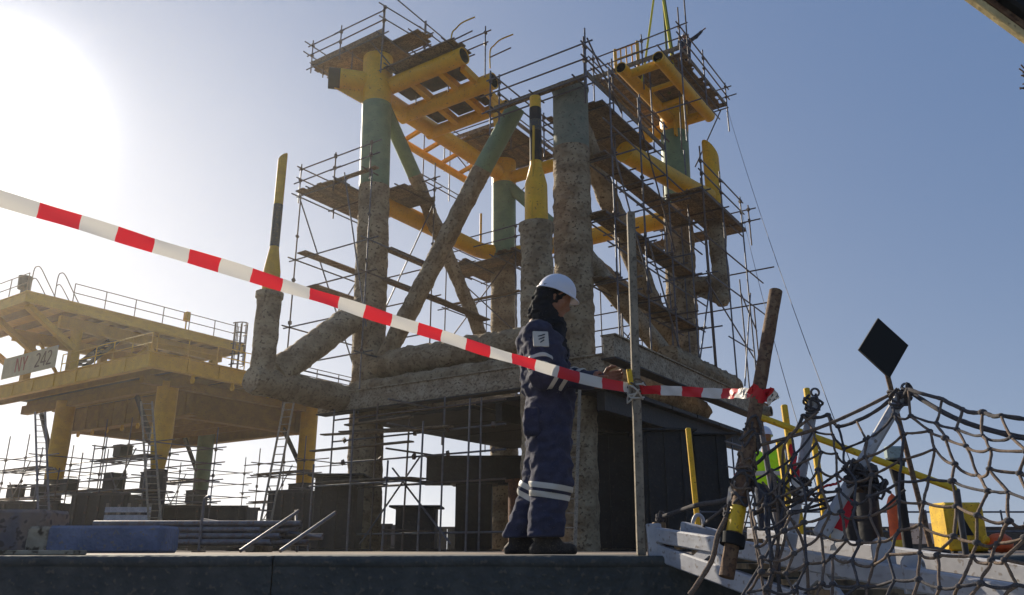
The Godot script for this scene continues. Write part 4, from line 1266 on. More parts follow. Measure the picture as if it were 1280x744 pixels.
	for q in wires:
		var p := J(10.4, 10.8, 18.4) if q == wires[0] else J(9.7, 11.2, 13.4)
		var e := at(q[1][0], q[1][1], q[1][2])
		var f := at(1100.0 if q == wires[0] else 1040.0, 640, 12.0)
		f.y = 0.0
		var n := thing("guy_wire", ["thin wire slanting down from the highest right platform", "thin wire slanting down from the platform by the yellow pile"][wires.find(q)], "wire", f)
		sweep(n, "strand", [f, e, p] if false else sag(f, p, 0.6, 12), 0.008, M.wire, 5)
		lathe(n, "anchor", f, f + Vector3(0, 0.1, 0), [[0.0, 0.0], [0.0, 0.08], [0.08, 0.05], [0.1, 0.0]], M.dark_steel, 10)

# ---------------------------------------------------------------- barrier tape, posts and blocks at the quay edge
func ribbon(called: String, label: String, pts: Array, width: float, phase: float, twist: Array) -> void:
	var n := thing(called, label, "barrier tape", pts[0], "red and white barrier tape")
	var path := curve(pts, 24)
	var st := SurfaceTool.new()
	st.begin(Mesh.PRIMITIVE_TRIANGLES)
	st.set_smooth_group(1)
	# resample so that every colour field ends on a vertex
	var step := 0.0125
	var out := [path[0]]
	var left := step
	for i in path.size() - 1:
		var p: Vector3 = path[i]
		var q: Vector3 = path[i + 1]
		var l := p.distance_to(q)
		var s := left
		while s <= l:
			out.append(p.lerp(q, s / l))
			s += step
		left = s - l
	var N := out.size()
	for i in N - 1:
		var field := int(floor((i * step + phase) / 0.158))
		var c := Color(0.70, 0.028, 0.042) if field % 2 == 0 else Color(0.74, 0.70, 0.64)
		var e := []
		for k in [i, i + 1]:
			var d: Vector3 = (out[mini(k + 1, N - 1)] - out[maxi(k - 1, 0)]).normalized()
			var t := float(k) / (N - 1)
			var tw := lerpf(twist[0], twist[1], t) + 0.12 * sin(t * 23.0) + 0.06 * sin(t * 61.0)
			var up := Vector3.UP.rotated(d, tw)
			up = (up - d * up.dot(d)).normalized()
			var nn := up.cross(d).normalized()
			var w := width * (1.0 - 0.06 * absf(sin(t * 17.0)))
			for v in [-0.5, -0.17, 0.17, 0.5]:
				e.append(out[k] + up * w * v + nn * 0.006 * sin(t * 40.0 + v * 5.0))
		for v in 3:
			st.set_color(c)
			quad(st, e[v], e[v + 4], e[v + 5], e[v + 1], Vector3(0, 0.2, 1))
	st.generate_normals()
	var o := mesh_node("tape_band", st.commit(), M.tape, n)
	o.position = -base_of(n)

func knot(parent: Node, p: Vector3, r: float, mat: Material, seed_: int) -> void:
	var rg := RandomNumberGenerator.new()
	rg.seed = seed_
	var pts := []
	var ax := Vector3(rg.randf_range(-0.6, 0.6), 1.0, rg.randf_range(-0.3, 0.3)).normalized()
	var fr := frame_of(ax)
	for k in 13:
		var t := TAU * k / 5.0 + rg.randf_range(-0.3, 0.3)
		pts.append(p + (fr.x * cos(t) + fr.z * sin(t)) * r * rg.randf_range(0.9, 1.3) + fr.y * r * rg.randf_range(-1.3, 1.3))
	sweep(parent, "lashing", curve(pts, 3), minf(r * 0.24, 0.0062), mat, 6)

func build_quay_things() -> void:
	ribbon("barrier_tape", "long red and white tape stretched slantwise from the left to the man's hands",
		[at(-170, 196, 2.6), at(0, 248, 2.95), at(160, 297, 3.3), at(330, 349, 3.75), at(480, 397, 4.15), at(640, 448, 4.6), at(740, 476, 4.86), at(786, 485, 4.96)], 0.073, 0.05, [0.12, -0.1])
	ribbon("barrier_tape", "short level red and white tape between grey post and leaning rusty pipe",
		[at(800, 487, 4.93), at(850, 489, 4.7), at(900, 492, 4.45), at(945, 491, 4.05)], 0.06, 0.0, [0.5, -0.5])
	ribbon("barrier_tape", "loose red and white tape tail hanging down beside the leaning pipe",
		[at(948, 492, 3.86), at(938, 530, 3.84), at(930, 565, 3.86), at(918, 605, 3.82), at(914, 632, 3.85)], 0.045, 0.06, [0.3, 2.6])
	ribbon("barrier_tape", "short fluttering end of red and white tape wound on the leaning pipe",
		[at(938, 484, 3.84), at(952, 496, 3.8), at(962, 492, 3.84), at(968, 503, 3.9)], 0.07, 0.0, [0.1, 0.9])
	ribbon("barrier_tape", "torn red tape strip tied to the white gangway stanchions",
		[at(990, 556, 4.0), at(994, 585, 3.98), at(1000, 612, 3.95), at(1040, 606, 3.8), at(1066, 592, 3.7)], 0.04, 0.0, [0.8, 2.0])
	ribbon("barrier_tape", "torn red tape end dangling from the tilted gangway stanchion",
		[at(1062, 622, 3.68), at(1054, 650, 3.66), at(1044, 676, 3.64), at(1040, 692, 3.66)], 0.05, 0.0, [0.2, 1.4])
	# grey post that the man ties the tape to
	var g := thing("timber_post", "tall squared grey timber post tied with tape", "post", Vector3(0.765, 0, -4.97))
	solid(g, "shaft", Vector3(0.765, 0.0, -4.97), Vector3(0.80, 2.2, -4.97), 0.05, 0.06, M.post_wood, 0.005, Vector3.BACK)
	bar(g, "clamp", at(786, 462, 4.95), at(789, 482, 4.95), 0.03, 0.03, M.bright_yellow, Vector3.BACK)
	knot(g, Vector3(0.782, 1.0, -4.97), 0.05, M.rope, 4)
	for k in 2:
		knot(g, Vector3(0.78, 0.955 + k * 0.04, -4.97), 0.045, M.tape_white if M.has("tape_white") else M.reflect, 5 + k)
	# leaning rusty pipe with yellow band
	var top := at(970, 364, 3.95)
	var bot := at(908, 722, 3.72)
	var lp := thing("leaning_pipe", "rusty pipe leaning right, wound with tape and lashed to the gangway", "pipe", bot)
	var d := (top - bot).normalized()
	lathe(lp, "pipe_wall", bot, top, [[0.0, 0.0], [0.0, 0.033], [bot.distance_to(top), 0.033], [bot.distance_to(top), 0.026], [bot.distance_to(top) - 0.2, 0.026], [bot.distance_to(top) - 0.2, 0.0]], M.pipe_rust, 18, 0.0025, 8, 0.06, 8.0)
	lathe(lp, "yellow_band", bot + d * 0.2, bot + d * 0.36, [[0.0, 0.036], [0.12, 0.036]], M.bright_yellow, 18)
	lathe(lp, "black_sleeve", bot + d * 0.14, bot + d * 0.2, [[0.0, 0.033], [0.0, 0.055], [0.05, 0.055], [0.05, 0.033]], M.black, 16)
	for k in 9:
		knot(lp, bot + d * (0.37 + k * 0.035 + (0.06 if k > 5 else 0.0)), 0.037, M.rope_blue if k % 2 == 0 else M.rope, 30 + k)
	# long blocks on the quay, left
	var b := thing("quay_block", "tall tan and grey concrete block lying on the quay", "block", Vector3(-3.1, 0, -5.5))
	solid(b, "core", Vector3(-4.6, 0.15, -5.55), Vector3(-3.04, 0.15, -5.55), 0.34, 0.27, M.tan_block, 0.02)
	bar(b, "lifting_loop", Vector3(-3.9, 0.3, -5.55), Vector3(-3.76, 0.3, -5.55), 0.02, 0.05, M.rust)
	b = thing("quay_block", "long low blue painted concrete block lying on the quay", "block", Vector3(-2.6, 0, -5.35))
	solid(b, "core", Vector3(-2.9, 0.095, -5.35), Vector3(-2.19, 0.095, -5.35), 0.3, 0.165, M.blue_block, 0.015)
	solid(b, "bare_end", Vector3(-3.03, 0.092, -5.35), Vector3(-2.9, 0.092, -5.35), 0.294, 0.16, M.concrete, 0.012)
	# thin ledge board at the edge
	b = thing("edge_plank", "thin weathered plank lying along the quay under the blocks", "plank", Vector3(-3.3, 0, -5.05))
	solid(b, "plank", Vector3(-3.9, 0.016, -5.06), Vector3(-2.6, 0.016, -5.06), 0.16, 0.03, M.concrete, 0.006)
	for k in 3:
		tube(b, "nail_head", Vector3(-3.7 + k * 0.45, 0.031, -5.03), Vector3(-3.7 + k * 0.45, 0.035, -5.03), 0.008, M.rust)
	# timber chocks and bits along the edge by the man
	b = thing("chock", "small orange brown timber chock at the grey post's foot", "chock", Vector3(0.88, 0, -5.0))
	solid(b, "timber", Vector3(0.83, 0.07, -5.0), Vector3(0.93, 0.07, -5.0), 0.1, 0.14, M.rust, 0.008)
	solid(b, "wedge", Vector3(0.845, 0.165, -5.0), Vector3(0.92, 0.165, -5.0), 0.08, 0.05, M.board0, 0.006)
	# own boat's canopy edge, upper right
	var c0 := at(1207, -2, 2.6)
	var c1 := at(1300, 66, 2.6)
	var dd := (c1 - c0).normalized()
	var nn := Vector3(-dd.y, dd.x, 0)
	var cn := thing("canopy", "cream edged boat canopy seen from below", "canopy", c0)
	solid(cn, "cream_edge", c0 - dd * 0.8 + nn * 0.016, c1 + dd * 0.9 + nn * 0.016, 0.03, 0.03, M.canopy_edge, 0.004, nn)
	solid(cn, "brown_batten", c0 - dd * 0.8 + nn * 0.045, c1 + dd * 0.9 + nn * 0.045, 0.04, 0.028, M.pipe_rust, 0.004, nn)
	solid(cn, "dark_board", c0 - dd * 0.8 + nn * 0.096 + Vector3(0, 0, 0.02), c1 + dd * 0.9 + nn * 0.096 + Vector3(0, 0, 0.02), 0.08, 0.08, M.black, 0.01, nn)
	solid(cn, "grey_panel", c0 - dd * 0.8 + nn * 0.46 + Vector3(0, 0, 0.0), c1 + dd * 0.9 + nn * 0.46 + Vector3(0, 0, 0.0), 0.04, 0.65, M.panel_grey, 0.01, nn)
	for k in 3:
		bar(cn, "slot", c0 + dd * (0.12 + k * 0.12) + nn * 0.2 + Vector3(0, 0, 0.024), c0 + dd * (0.15 + k * 0.12) + nn * 0.2 + Vector3(0, 0, 0.024), 0.006, 0.02, M.black, nn)
	var fr := thing("frayed_rope", "frayed brown rope end hanging below the canopy", "rope", at(1290, 90, 2.6))
	for k in 16:
		var p := at(1300 + rng.randf() * 8, 88 + rng.randf() * 14, 2.6)
		var q := at(1274 + rng.randf() * 12, 78 + rng.randf() * 34, 2.6)
		sweep(fr, "strand", curve([p, p.lerp(q, 0.5) + Vector3(0, rng.randf_range(-0.02, 0.02), rng.randf_range(-0.02, 0.02)), q], 4), 0.0028, M.rope, 5)
	sweep(fr, "rope_body", curve([at(1304, 95, 2.6), at(1330, 60, 2.6), at(1350, 20, 2.6)], 5), 0.012, M.rope, 8)

# ---------------------------------------------------------------- gangway, net and things behind it
func build_gangway() -> void:
	var n := thing("gangway", "white aluminium gangway with truss sides resting on the quay", "gangway", at(830, 690, 4.9))
	var w: Material = M.white_paint
	var u0 := at(818, 668, 4.98)
	var u1 := at(1300, 752, 2.72)
	var l0 := at(822, 690, 4.97)
	var l1 := at(1300, 862, 2.74)
	var across := Vector3(0.62, 0.0, -0.18)
	for s in [0.0, 1.0]:
		var o: Vector3 = across * s
		solid(n, "upper_chord", u0 + o, u1 + o, 0.05, 0.085, w, 0.008)
		solid(n, "lower_chord", l0 + o, l1 + o, 0.05, 0.095, w, 0.008)
		for k in 5:
			var t := 0.16 + k * 0.17
			bar(n, "truss_diagonal", (l0 + o).lerp(l1 + o, t), (u0 + o).lerp(u1 + o, t + 0.1 * (1 if k % 2 == 0 else -1)), 0.022, 0.06, w)
	solid(n, "end_post", u0 + Vector3(-0.01, 0.06, 0.02), l0 + Vector3(-0.01, -0.07, 0.02), 0.07, 0.09, w, 0.008, Vector3.RIGHT)
	for k in 12:
		var t := 0.03 + k * 0.08
		var p := l0.lerp(l1, t) + Vector3(0, 0.075, 0)
		bar(n, "tread_board", p, p + across, 0.15, 0.025, M.board2)
	# sheet lugs on the upper chord
	for q in [[1105, 690, 3.35], [1143, 712, 3.2]]:
		var p := at(q[0], q[1] + 6, q[2])
		var lug := lathe(n, "lug_plate", p + Vector3(0, 0.03, -0.008), p + Vector3(0, 0.03, 0.008), [[0.0, 0.0], [0.0, 0.045], [0.014, 0.045], [0.014, 0.0]], w, 18)
		bar(lug, "lug_foot", p + Vector3(0, 0.03, 0), p + Vector3(0, -0.07, 0), 0.088, 0.014, w, Vector3.BACK)
	sweep(n, "lifting_hook", curve([at(866, 668, 4.85), at(866, 655, 4.85), at(869, 646, 4.85), at(874, 644, 4.85), at(879, 650, 4.85), at(879, 664, 4.85)], 5), 0.011, w, 8)
	solid(n, "hinge_plate", at(853, 660, 4.8), at(902, 672, 4.6), 0.05, 0.07, w, 0.006)
	# stanchions with rings
	var st := [[1018, 496, 4.02, 985, 690, 4.1, "upright white stanchion with ring on the gangway"], [1130, 490, 3.6, 1028, 664, 3.66, "strongly tilted white stanchion with ring, lashed with rope"]]
	for q in st:
		var a := at(q[0], q[1], q[2])
		var b := at(q[3], q[4], q[5])
		var sn := thing("stanchion", q[6], "stanchion", b, "white gangway stanchions")
		solid(sn, "tube_wall", a, b, 0.05, 0.045, w, 0.014, Vector3.BACK)
		var d := (a - b).normalized()
		var pts := []
		for i in 13:
			var t := TAU * i / 12.0
			pts.append(a + d * 0.022 + (d * sin(t) + d.cross(Vector3.BACK).normalized() * cos(t)) * 0.02)
		sweep(sn, "ring", pts, 0.006, M.scaf, 6)
		solid(sn, "socket", b - d * 0.03, b + d * 0.1, 0.06, 0.055, w, 0.01, Vector3.BACK)
		for k in 4:
			knot(sn, a - d * (0.03 + k * 0.03 + (0.34 if k > 1 else 0.0)), 0.036, M.rope_blue, 60 + k)
	# --- cargo net
	var T := [at(928, 592, 3.95), at(960, 566, 4.0), at(1015, 516, 4.0), at(1062, 535, 3.82), at(1128, 488, 3.58), at(1190, 510, 3.2), at(1245, 520, 2.95), at(1330, 524, 2.75)]
	var B := [at(940, 760, 3.4), at(985, 760, 3.35), at(1022, 760, 3.3), at(1062, 760, 3.2), at(1120, 760, 3.0), at(1180, 760, 2.85), at(1240, 760, 2.7), at(1330, 760, 2.6)]
	var net := thing("cargo_net", "knotted brown rope net slung along the gangway", "rope net", B[3])
	var rg := RandomNumberGenerator.new()
	rg.seed = 5
	var cols := 15
	var rows := 9
	var grid := []
	var TT := curve(T, 8)
	var BB := curve(B, 8)
	for i in cols + 1:
		var f := (TT.size() - 1) * float(i) / cols
		var k := mini(int(f), TT.size() - 2)
		var t: Vector3 = (TT[k] as Vector3).lerp(TT[k + 1], f - k)
		var b: Vector3 = (BB[k] as Vector3).lerp(BB[k + 1], f - k)
		var col := []
		for j in rows + 1:
			var v := float(j) / rows
			var p := t.lerp(b, pow(v, 0.92))
			var bulge := 0.16 * sin(v * PI)
			p += Vector3(rg.randf_range(-0.024, 0.024), rg.randf_range(-0.018, 0.018) * (0.0 if j == 0 else 1.0), bulge + rg.randf_range(-0.04, 0.04))
			col.append(p)
		grid.append(col)
	for i in cols + 1:
		var pts := []
		for j in rows + 1:
			pts.append(grid[i][j])
			if j < rows:
				for e in [0.3, 0.7]:
					pts.append((grid[i][j] as Vector3).lerp(grid[i][j + 1], e) + Vector3(rg.randf_range(-0.003, 0.003), 0, rg.randf_range(-0.004, 0.004)))
		sweep(net, "net_rope", curve(pts, 3), 0.0055, M.rope if rg.randf() < 0.6 else M.rope_blue, 7, 0.12, 100 + i)
	for j in rows + 1:
		var pts := []
		for i in cols + 1:
			pts.append(grid[i][j])
			if i < cols:
				var dr := rg.randf_range(0.0, 0.014)
				for e in [0.3, 0.7]:
					pts.append((grid[i][j] as Vector3).lerp(grid[i + 1][j], e) - Vector3(0, dr, rg.randf_range(-0.008, 0.008)))
		sweep(net, "net_rope", curve(pts, 3), 0.0085 if j == 0 else 0.0055, M.rope_blue if rg.randf() < 0.45 else M.rope, 7, 0.12, 200 + j)
	var ks := SurfaceTool.new()
	ks.begin(Mesh.PRIMITIVE_TRIANGLES)
	var ball := SphereMesh.new()
	ball.radius = 0.5
	ball.height = 1.0
	ball.radial_segments = 10
	ball.rings = 5
	for i in cols + 1:
		for j in rows + 1:
			var bs := Basis.from_euler(Vector3(rg.randf() * 3, rg.randf() * 3, 0)).scaled(Vector3(0.027, 0.02, 0.022) * rg.randf_range(0.7, 1.3))
			ks.append_from(ball, 0, Transform3D(bs, grid[i][j] - base_of(net)))
	var ko := mesh_node("knots", ks.commit(), M.rope_blue, net)
	ko.set_meta("kind", "stuff")
	# slack ropes gathered on the left half of the net
	for k in 10:
		var p := at(930 + rg.randf() * 60, 590 + rg.randf() * 60, 3.85)
		var q := at(1010 + rg.randf() * 130, 500 + rg.randf() * 120, 3.7)
		var m := (p + q) * 0.5 + Vector3(rg.randf_range(-0.1, 0.1), rg.randf_range(-0.18, 0.04), rg.randf_range(-0.05, 0.1))
		sweep(net, "slack_rope", curve([p, m, q], 8), 0.006, M.rope if k % 2 == 0 else M.rope_blue, 7, 0.12, 300 + k)
	for k in 7:
		var p := at(930 + rg.randf() * 50, 575 + rg.randf() * 30, 3.78)
		var q := at(925 + rg.randf() * 90, 748, 3.5)
		sweep(net, "slack_rope", curve([p, (p + q) * 0.5 + Vector3(rg.randf_range(-0.07, 0.07), 0, 0.05), q], 8), 0.0065, M.rope if k % 2 == 0 else M.rope_blue, 7, 0.12, 330 + k)
	for k in 6:
		knot(net, at(1066 + 7 * k, 586 + 5 * k, 3.62), 0.035, M.rope_blue, 400 + k)
	# single ropes
	var ropes := [["thick grey mooring rope running from the quay to the leaning pipe", [at(826, 647, 4.95), at(870, 632, 4.5), at(905, 626, 4.1), at(928, 612, 3.85)], 0.013],
		["rope tail hanging from the leaning pipe over the dark quay wall", [at(912, 640, 3.78), at(898, 668, 3.76), at(890, 700, 3.74), at(872, 730, 3.72), at(862, 744, 3.72)], 0.012],
		["rope strand drooping from the pipe lashings to the gangway hook", [at(920, 622, 3.8), at(900, 640, 4.0), at(884, 652, 4.5), at(877, 662, 4.8)], 0.009],
		["taut rope from the leaning pipe up to the tilted stanchion", [at(938, 560, 3.82), at(1015, 538, 3.75), at(1070, 515, 3.68), at(1125, 487, 3.58)], 0.008],
		["taut rope from the tilted stanchion out over the net to the right", [at(1134, 488, 3.58), at(1190, 521, 3.3), at(1250, 541, 3.0), at(1330, 556, 2.8)], 0.011]]
	for q in ropes:
		var r := thing("rope", q[0], "rope", q[1][-1], "loose ropes by the gangway")
		sweep(r, "strand", curve(q[1], 10), q[2], M.rope if ropes.find(q) % 2 == 1 else M.rope_blue, 8, 0.08, 500)
		knot(r, q[1][0], q[2] * 2.0, M.rope_blue, 510)
	# black diamond day shape on a thin pole
	var dn := thing("day_shape", "black diamond marker board on a thin brown pole", "marker", Vector3(2.53, 0, -5.05))
	var ctr := at(1104, 435, 5.05)
	var st2 := SurfaceTool.new()
	st2.begin(Mesh.PRIMITIVE_TRIANGLES)
	st2.set_smooth_group(-1)
	var rim := [Vector3(-0.008, 0.2, 0), Vector3(0.163, 0.015, 0), Vector3(0.012, -0.2, 0), Vector3(-0.163, -0.012, 0)]
	for s in [-1.0, 1.0]:
		quad(st2, rim[0] + Vector3(0, 0, 0.01 * s), rim[1] + Vector3(0, 0, 0.01 * s), rim[2] + Vector3(0, 0, 0.01 * s), rim[3] + Vector3(0, 0, 0.01 * s), Vector3(0, 0, s))
	for i in 4:
		var p: Vector3 = rim[i]
		var q: Vector3 = rim[(i + 1) % 4]
		quad(st2, p + Vector3(0, 0, 0.01), q + Vector3(0, 0, 0.01), q - Vector3(0, 0, 0.01), p - Vector3(0, 0, 0.01), p + q)
	st2.generate_normals()
	var dm := mesh_node("diamond_plate", st2.commit(), M.black, dn)
	dm.position = ctr - base_of(dn)
	tube(dn, "pole", Vector3(2.53, 0.0, -5.05), ctr + Vector3(0.012, -0.17, -0.02), 0.016, M.pipe_rust)
	lathe(dn, "foot", Vector3(2.53, 0, -5.05), Vector3(2.53, 0.05, -5.05), [[0.0, 0.0], [0.0, 0.1], [0.03, 0.1], [0.05, 0.03], [0.05, 0.0]], M.dark_steel, 14)
	# yellow posts along the barge edge
	var posts := [[860, 535, 7.5, "short yellow post behind the gangway hook"], [980, 506, 6.2, "tall yellow post in front of the lime vest worker"], [1008, 485, 6.6, "tallest yellow post right of the lime vest worker"], [974, 551, 5.7, "low yellow post crossing the lime vest"]]
	for q in posts:
		var tp := at(q[0], q[1], q[2])
		var f := Vector3(tp.x * 1.0 + 0.04, 0.0, tp.z)
		var p := thing("yellow_post", q[3], "post", f, "yellow posts behind the net")
		solid(p, "shaft", f, tp, 0.045, 0.045, M.bright_yellow, 0.008, Vector3.BACK)
		lathe(p, "foot_plate", f, f + Vector3(0, 0.02, 0), [[0.0, 0.0], [0.0, 0.09], [0.015, 0.09], [0.015, 0.0]], M.dark_steel, 12)
	var ya := at(944, 519, 5.9)
	var yb := at(1196, 612, 5.5)
	var yr := thing("yellow_bar", "long yellow bar sloping down behind the net", "bar", Vector3(ya.x, ya.y, ya.z))
	solid(yr, "tube_wall", ya, yb, 0.045, 0.045, M.bright_yellow, 0.012)
	tube(yr, "rear_prop", yb, Vector3(yb.x + 0.1, 0.0, yb.z - 0.2), 0.02, M.scaf)
	tube(yr, "front_prop", ya + Vector3(0.03, 0, 0), Vector3(ya.x + 0.1, 0.0, ya.z), 0.02, M.scaf)
	# yellow cabinet with black triangle
	var cb := at(1203, 690, 9.0)
	cb.y = 0.0
	var cab := thing("yellow_cabinet", "yellow steel cabinet with black triangle behind the net", "cabinet", cb)
	solid(cab, "body", cb + Vector3(-0.21, 0.27, 0), cb + Vector3(0.21, 0.27, 0), 0.34, 0.5, M.bright_yellow, 0.02)
	tri_plate(cab, "triangle_mark", cb + Vector3(-0.12, 0.18, 0.175), cb + Vector3(0.06, 0.18, 0.175), cb + Vector3(-0.04, 0.4, 0.175), 0.006, M.black)
	for s in [-0.16, 0.16]:
		bar(cab, "skid", cb + Vector3(s, 0.01, -0.17), cb + Vector3(s, 0.01, 0.17), 0.05, 0.02, M.black)
	# lamp post, buoys, drums and board further back
	var lq := at(1136, 690, 8.0)
	lq.y = 0.0
	var lamp := thing("floodlight_post", "black floodlight post with pale lamp head behind the net", "floodlight", lq)
	lathe(lamp, "post", lq, lq + Vector3(0, 0.86, 0), [[0.0, 0.0], [0.0, 0.14], [0.03, 0.14], [0.05, 0.045], [0.62, 0.045], [0.86, 0.085], [0.86, 0.0]], M.black, 14)
	solid(lamp, "lamp_head", lq + Vector3(-0.09, 0.945, 0), lq + Vector3(0.07, 0.945, 0), 0.1, 0.13, M.panel_grey, 0.015)
	bar(lamp, "bracket", lq + Vector3(-0.2, 0.87, 0), lq + Vector3(0.1, 0.87, 0), 0.04, 0.02, M.black)
	var bq := at(1125, 690, 8.6)
	bq.y = 0.0
	var buoy := thing("marker_buoy", "upright orange marker buoy with yellow base behind the net", "buoy", bq)
	lathe(buoy, "float", bq + Vector3(0, 0.12, 0), bq + Vector3(0, 0.6, 0), [[0.0, 0.0], [0.0, 0.075], [0.36, 0.07], [0.44, 0.04], [0.48, 0.0]], M.orange, 18)
	lathe(buoy, "yellow_base", bq, bq + Vector3(0, 0.13, 0), [[0.0, 0.0], [0.0, 0.13], [0.1, 0.12], [0.13, 0.08], [0.13, 0.0]], M.bright_yellow, 18)
	for k in 2:
		var dq := at([1072, 1092][k], 690, [9.4, 9.0][k])
		dq.y = 0.0
		var h: float = [0.66, 0.92][k]
		var drum := thing("bollard", ["short black mooring bollard behind the tilted stanchion", "taller black mooring bollard behind the tilted stanchion"][k], "bollard", dq, "black bollards behind the net")
		lathe(drum, "shaft", dq, dq + Vector3(0, h, 0), [[0.0, 0.0], [0.0, 0.17], [0.04, 0.17], [0.06, 0.12], [h - 0.1, 0.12], [h - 0.06, 0.16], [h, 0.15], [h, 0.0]], M.black_steel, 18)
		lathe(drum, "cap", dq + Vector3(0, h, 0), dq + Vector3(0, h + 0.03, 0), [[0.0, 0.14], [0.03, 0.1], [0.03, 0.0]], M.dark_steel, 18)
	var oq := at(1252, 690, 8.6)
	oq.y = 0.0
	var ob := thing("float_ball", "round orange float beside the yellow cabinet", "float", oq)
	lathe(ob, "ball", oq, oq + Vector3(0, 0.2, 0), [[0.0, 0.0], [0.01, 0.06], [0.05, 0.11], [0.1, 0.125], [0.15, 0.11], [0.19, 0.06], [0.2, 0.0]], M.orange, 18)
	lathe(ob, "eye", oq + Vector3(-0.11, 0.12, 0), oq + Vector3(-0.17, 0.15, 0), [[0.0, 0.03], [0.05, 0.045], [0.07, 0.0]], M.bright_yellow, 12)
	var wq := at(1154, 690, 10.0)
	wq.y = 0.0
	var wb := thing("white_board", "small white notice board left of the yellow cabinet", "board", wq)
	solid(wb, "panel", wq + Vector3(-0.16, 0.22, 0), wq + Vector3(0.16, 0.22, 0), 0.03, 0.24, M.white_paint, 0.005)
	for s in [-0.12, 0.12]:
		bar(wb, "leg", wq + Vector3(s, 0, -0.03), wq + Vector3(s, 0.3, -0.03), 0.03, 0.02, M.scaf, Vector3.BACK)
	# railing on the barge edge behind the net
	var rn := thing("barge_railing", "thin grey tube railing far behind the net", "railing", at(1150, 689, 22.0))
	for k in 9:
		var p := Vector3(5.0 + k * 2.0, 0, -22.0)
		tube(rn, "rail_post", p, p + Vector3(0, 1.05, 0), 0.024, M.scaf)
	for h in [0.5, 1.0]:
		tube(rn, "hand_rail", Vector3(4.8, h, -22.0), Vector3(21.2, h, -22.0), 0.024, M.scaf)

# ---------------------------------------------------------------- people
# bones: [from, to, radius from, radius to]; joined by a soft sum and meshed as surface nets
func nets(st: SurfaceTool, bones: Array, cell: float, soft: float, wob := 0.0, wfreq := 9.0, seed_ := 1, hem := -1.0) -> void:
	var lo := Vector3(1e9, 1e9, 1e9)
	var hi := -lo
	for b in bones:
		var m: float = maxf(b[2], b[3]) + soft * 3.0
		for p in [b[0], b[1]]:
			lo = lo.min(p - Vector3(m, m, m))
			hi = hi.max(p + Vector3(m, m, m))
	var nx := int((hi.x - lo.x) / cell) + 3
	var ny := int((hi.y - lo.y) / cell) + 3
	var nz := int((hi.z - lo.z) / cell) + 3
	var f := PackedFloat32Array()
	f.resize(nx * ny * nz)
	for b in bones:
		var pa: Vector3 = b[0]
		var ba: Vector3 = b[1] - b[0]
		var bb := maxf(ba.dot(ba), 1e-9)
		var ra: float = b[2]
		var rb: float = b[3]
		var m := maxf(ra, rb) + soft * 3.0
		var p0 := (pa.min(b[1]) - Vector3(m, m, m) - lo) / cell
		var p1 := (pa.max(b[1]) + Vector3(m, m, m) - lo) / cell
		for k in range(maxi(int(p0.z), 0), mini(int(p1.z) + 2, nz)):
			for j in range(maxi(int(p0.y), 0), mini(int(p1.y) + 2, ny)):
				for i in range(maxi(int(p0.x), 0), mini(int(p1.x) + 2, nx)):
					var d := lo + Vector3(i, j, k) * cell - pa
					var t := clampf(d.dot(ba) / bb, 0.0, 1.0)
					var dist := (d - ba * t).length() - (ra + (rb - ra) * t)
					if dist < soft * 4.0:
						var id := (k * ny + j) * nx + i
						f[id] += exp(-maxf(dist, -soft * 6.0) / soft)
	var no := FastNoiseLite.new()
	no.seed = seed_
	no.frequency = 1.0
	no.fractal_octaves = 2
	for id in f.size():
		var v := f[id]
		if v <= 1e-5:
			f[id] = 4.0
		else:
			var d := -soft * log(v)
			if wob > 0.0 and absf(d) < 0.05:
				var i := id % nx
				var j := (id / nx) % ny
				var k := id / (nx * ny)
				var p := lo + Vector3(i, j, k) * cell
				d += wob * no.get_noise_3d(p.x * wfreq, p.y * wfreq * 1.9, p.z * wfreq)
			if hem > 0.0:                                   # cut straight at a hem
				d = maxf(d, hem - (lo.y + ((id / nx) % ny) * cell))
			f[id] = d
	var vert := {}
	var corner := [0, 1, nx, nx + 1, nx * ny, nx * ny + 1, nx * ny + nx, nx * ny + nx + 1]
	var off := [Vector3(0, 0, 0), Vector3(1, 0, 0), Vector3(0, 1, 0), Vector3(1, 1, 0), Vector3(0, 0, 1), Vector3(1, 0, 1), Vector3(0, 1, 1), Vector3(1, 1, 1)]
	var edges := [[0, 1], [2, 3], [4, 5], [6, 7], [0, 2], [1, 3], [4, 6], [5, 7], [0, 4], [1, 5], [2, 6], [3, 7]]
	for k in nz - 1:
		for j in ny - 1:
			var row := (k * ny + j) * nx
			for i in nx - 1:
				var id := row + i
				var a := f[id]
				if a > 3.0 and f[id + corner[7]] > 3.0:
					continue
				var mn := 0
				for c in corner:
					if f[id + c] < 0.0:
						mn += 1
				if mn == 0 or mn == 8:
					continue
				var sum := Vector3.ZERO
				var cnt := 0
				for e in edges:
					var u := f[id + corner[e[0]]]
					var v := f[id + corner[e[1]]]
					if (u < 0.0) != (v < 0.0):
						sum += (off[e[0]] as Vector3).lerp(off[e[1]], u / (u - v))
						cnt += 1
				vert[id] = lo + (Vector3(i, j, k) + sum / cnt) * cell
	st.set_smooth_group(1)
	var step := [1, nx, nx * ny]
	var axis := [Vector3.RIGHT, Vector3.UP, Vector3.BACK]
	for id in vert:
		for x in 3:
			var u := f[id]
			var v := f[id + step[x]]
			if (u < 0.0) == (v < 0.0):
				continue
			var s1: int = step[(x + 1) % 3]
			var s2: int = step[(x + 2) % 3]
			if vert.has(id - s1) and vert.has(id - s2) and vert.has(id - s1 - s2):
				quad(st, vert[id], vert[id - s1], vert[id - s1 - s2], vert[id - s2], axis[x] * (1.0 if u < 0.0 else -1.0))

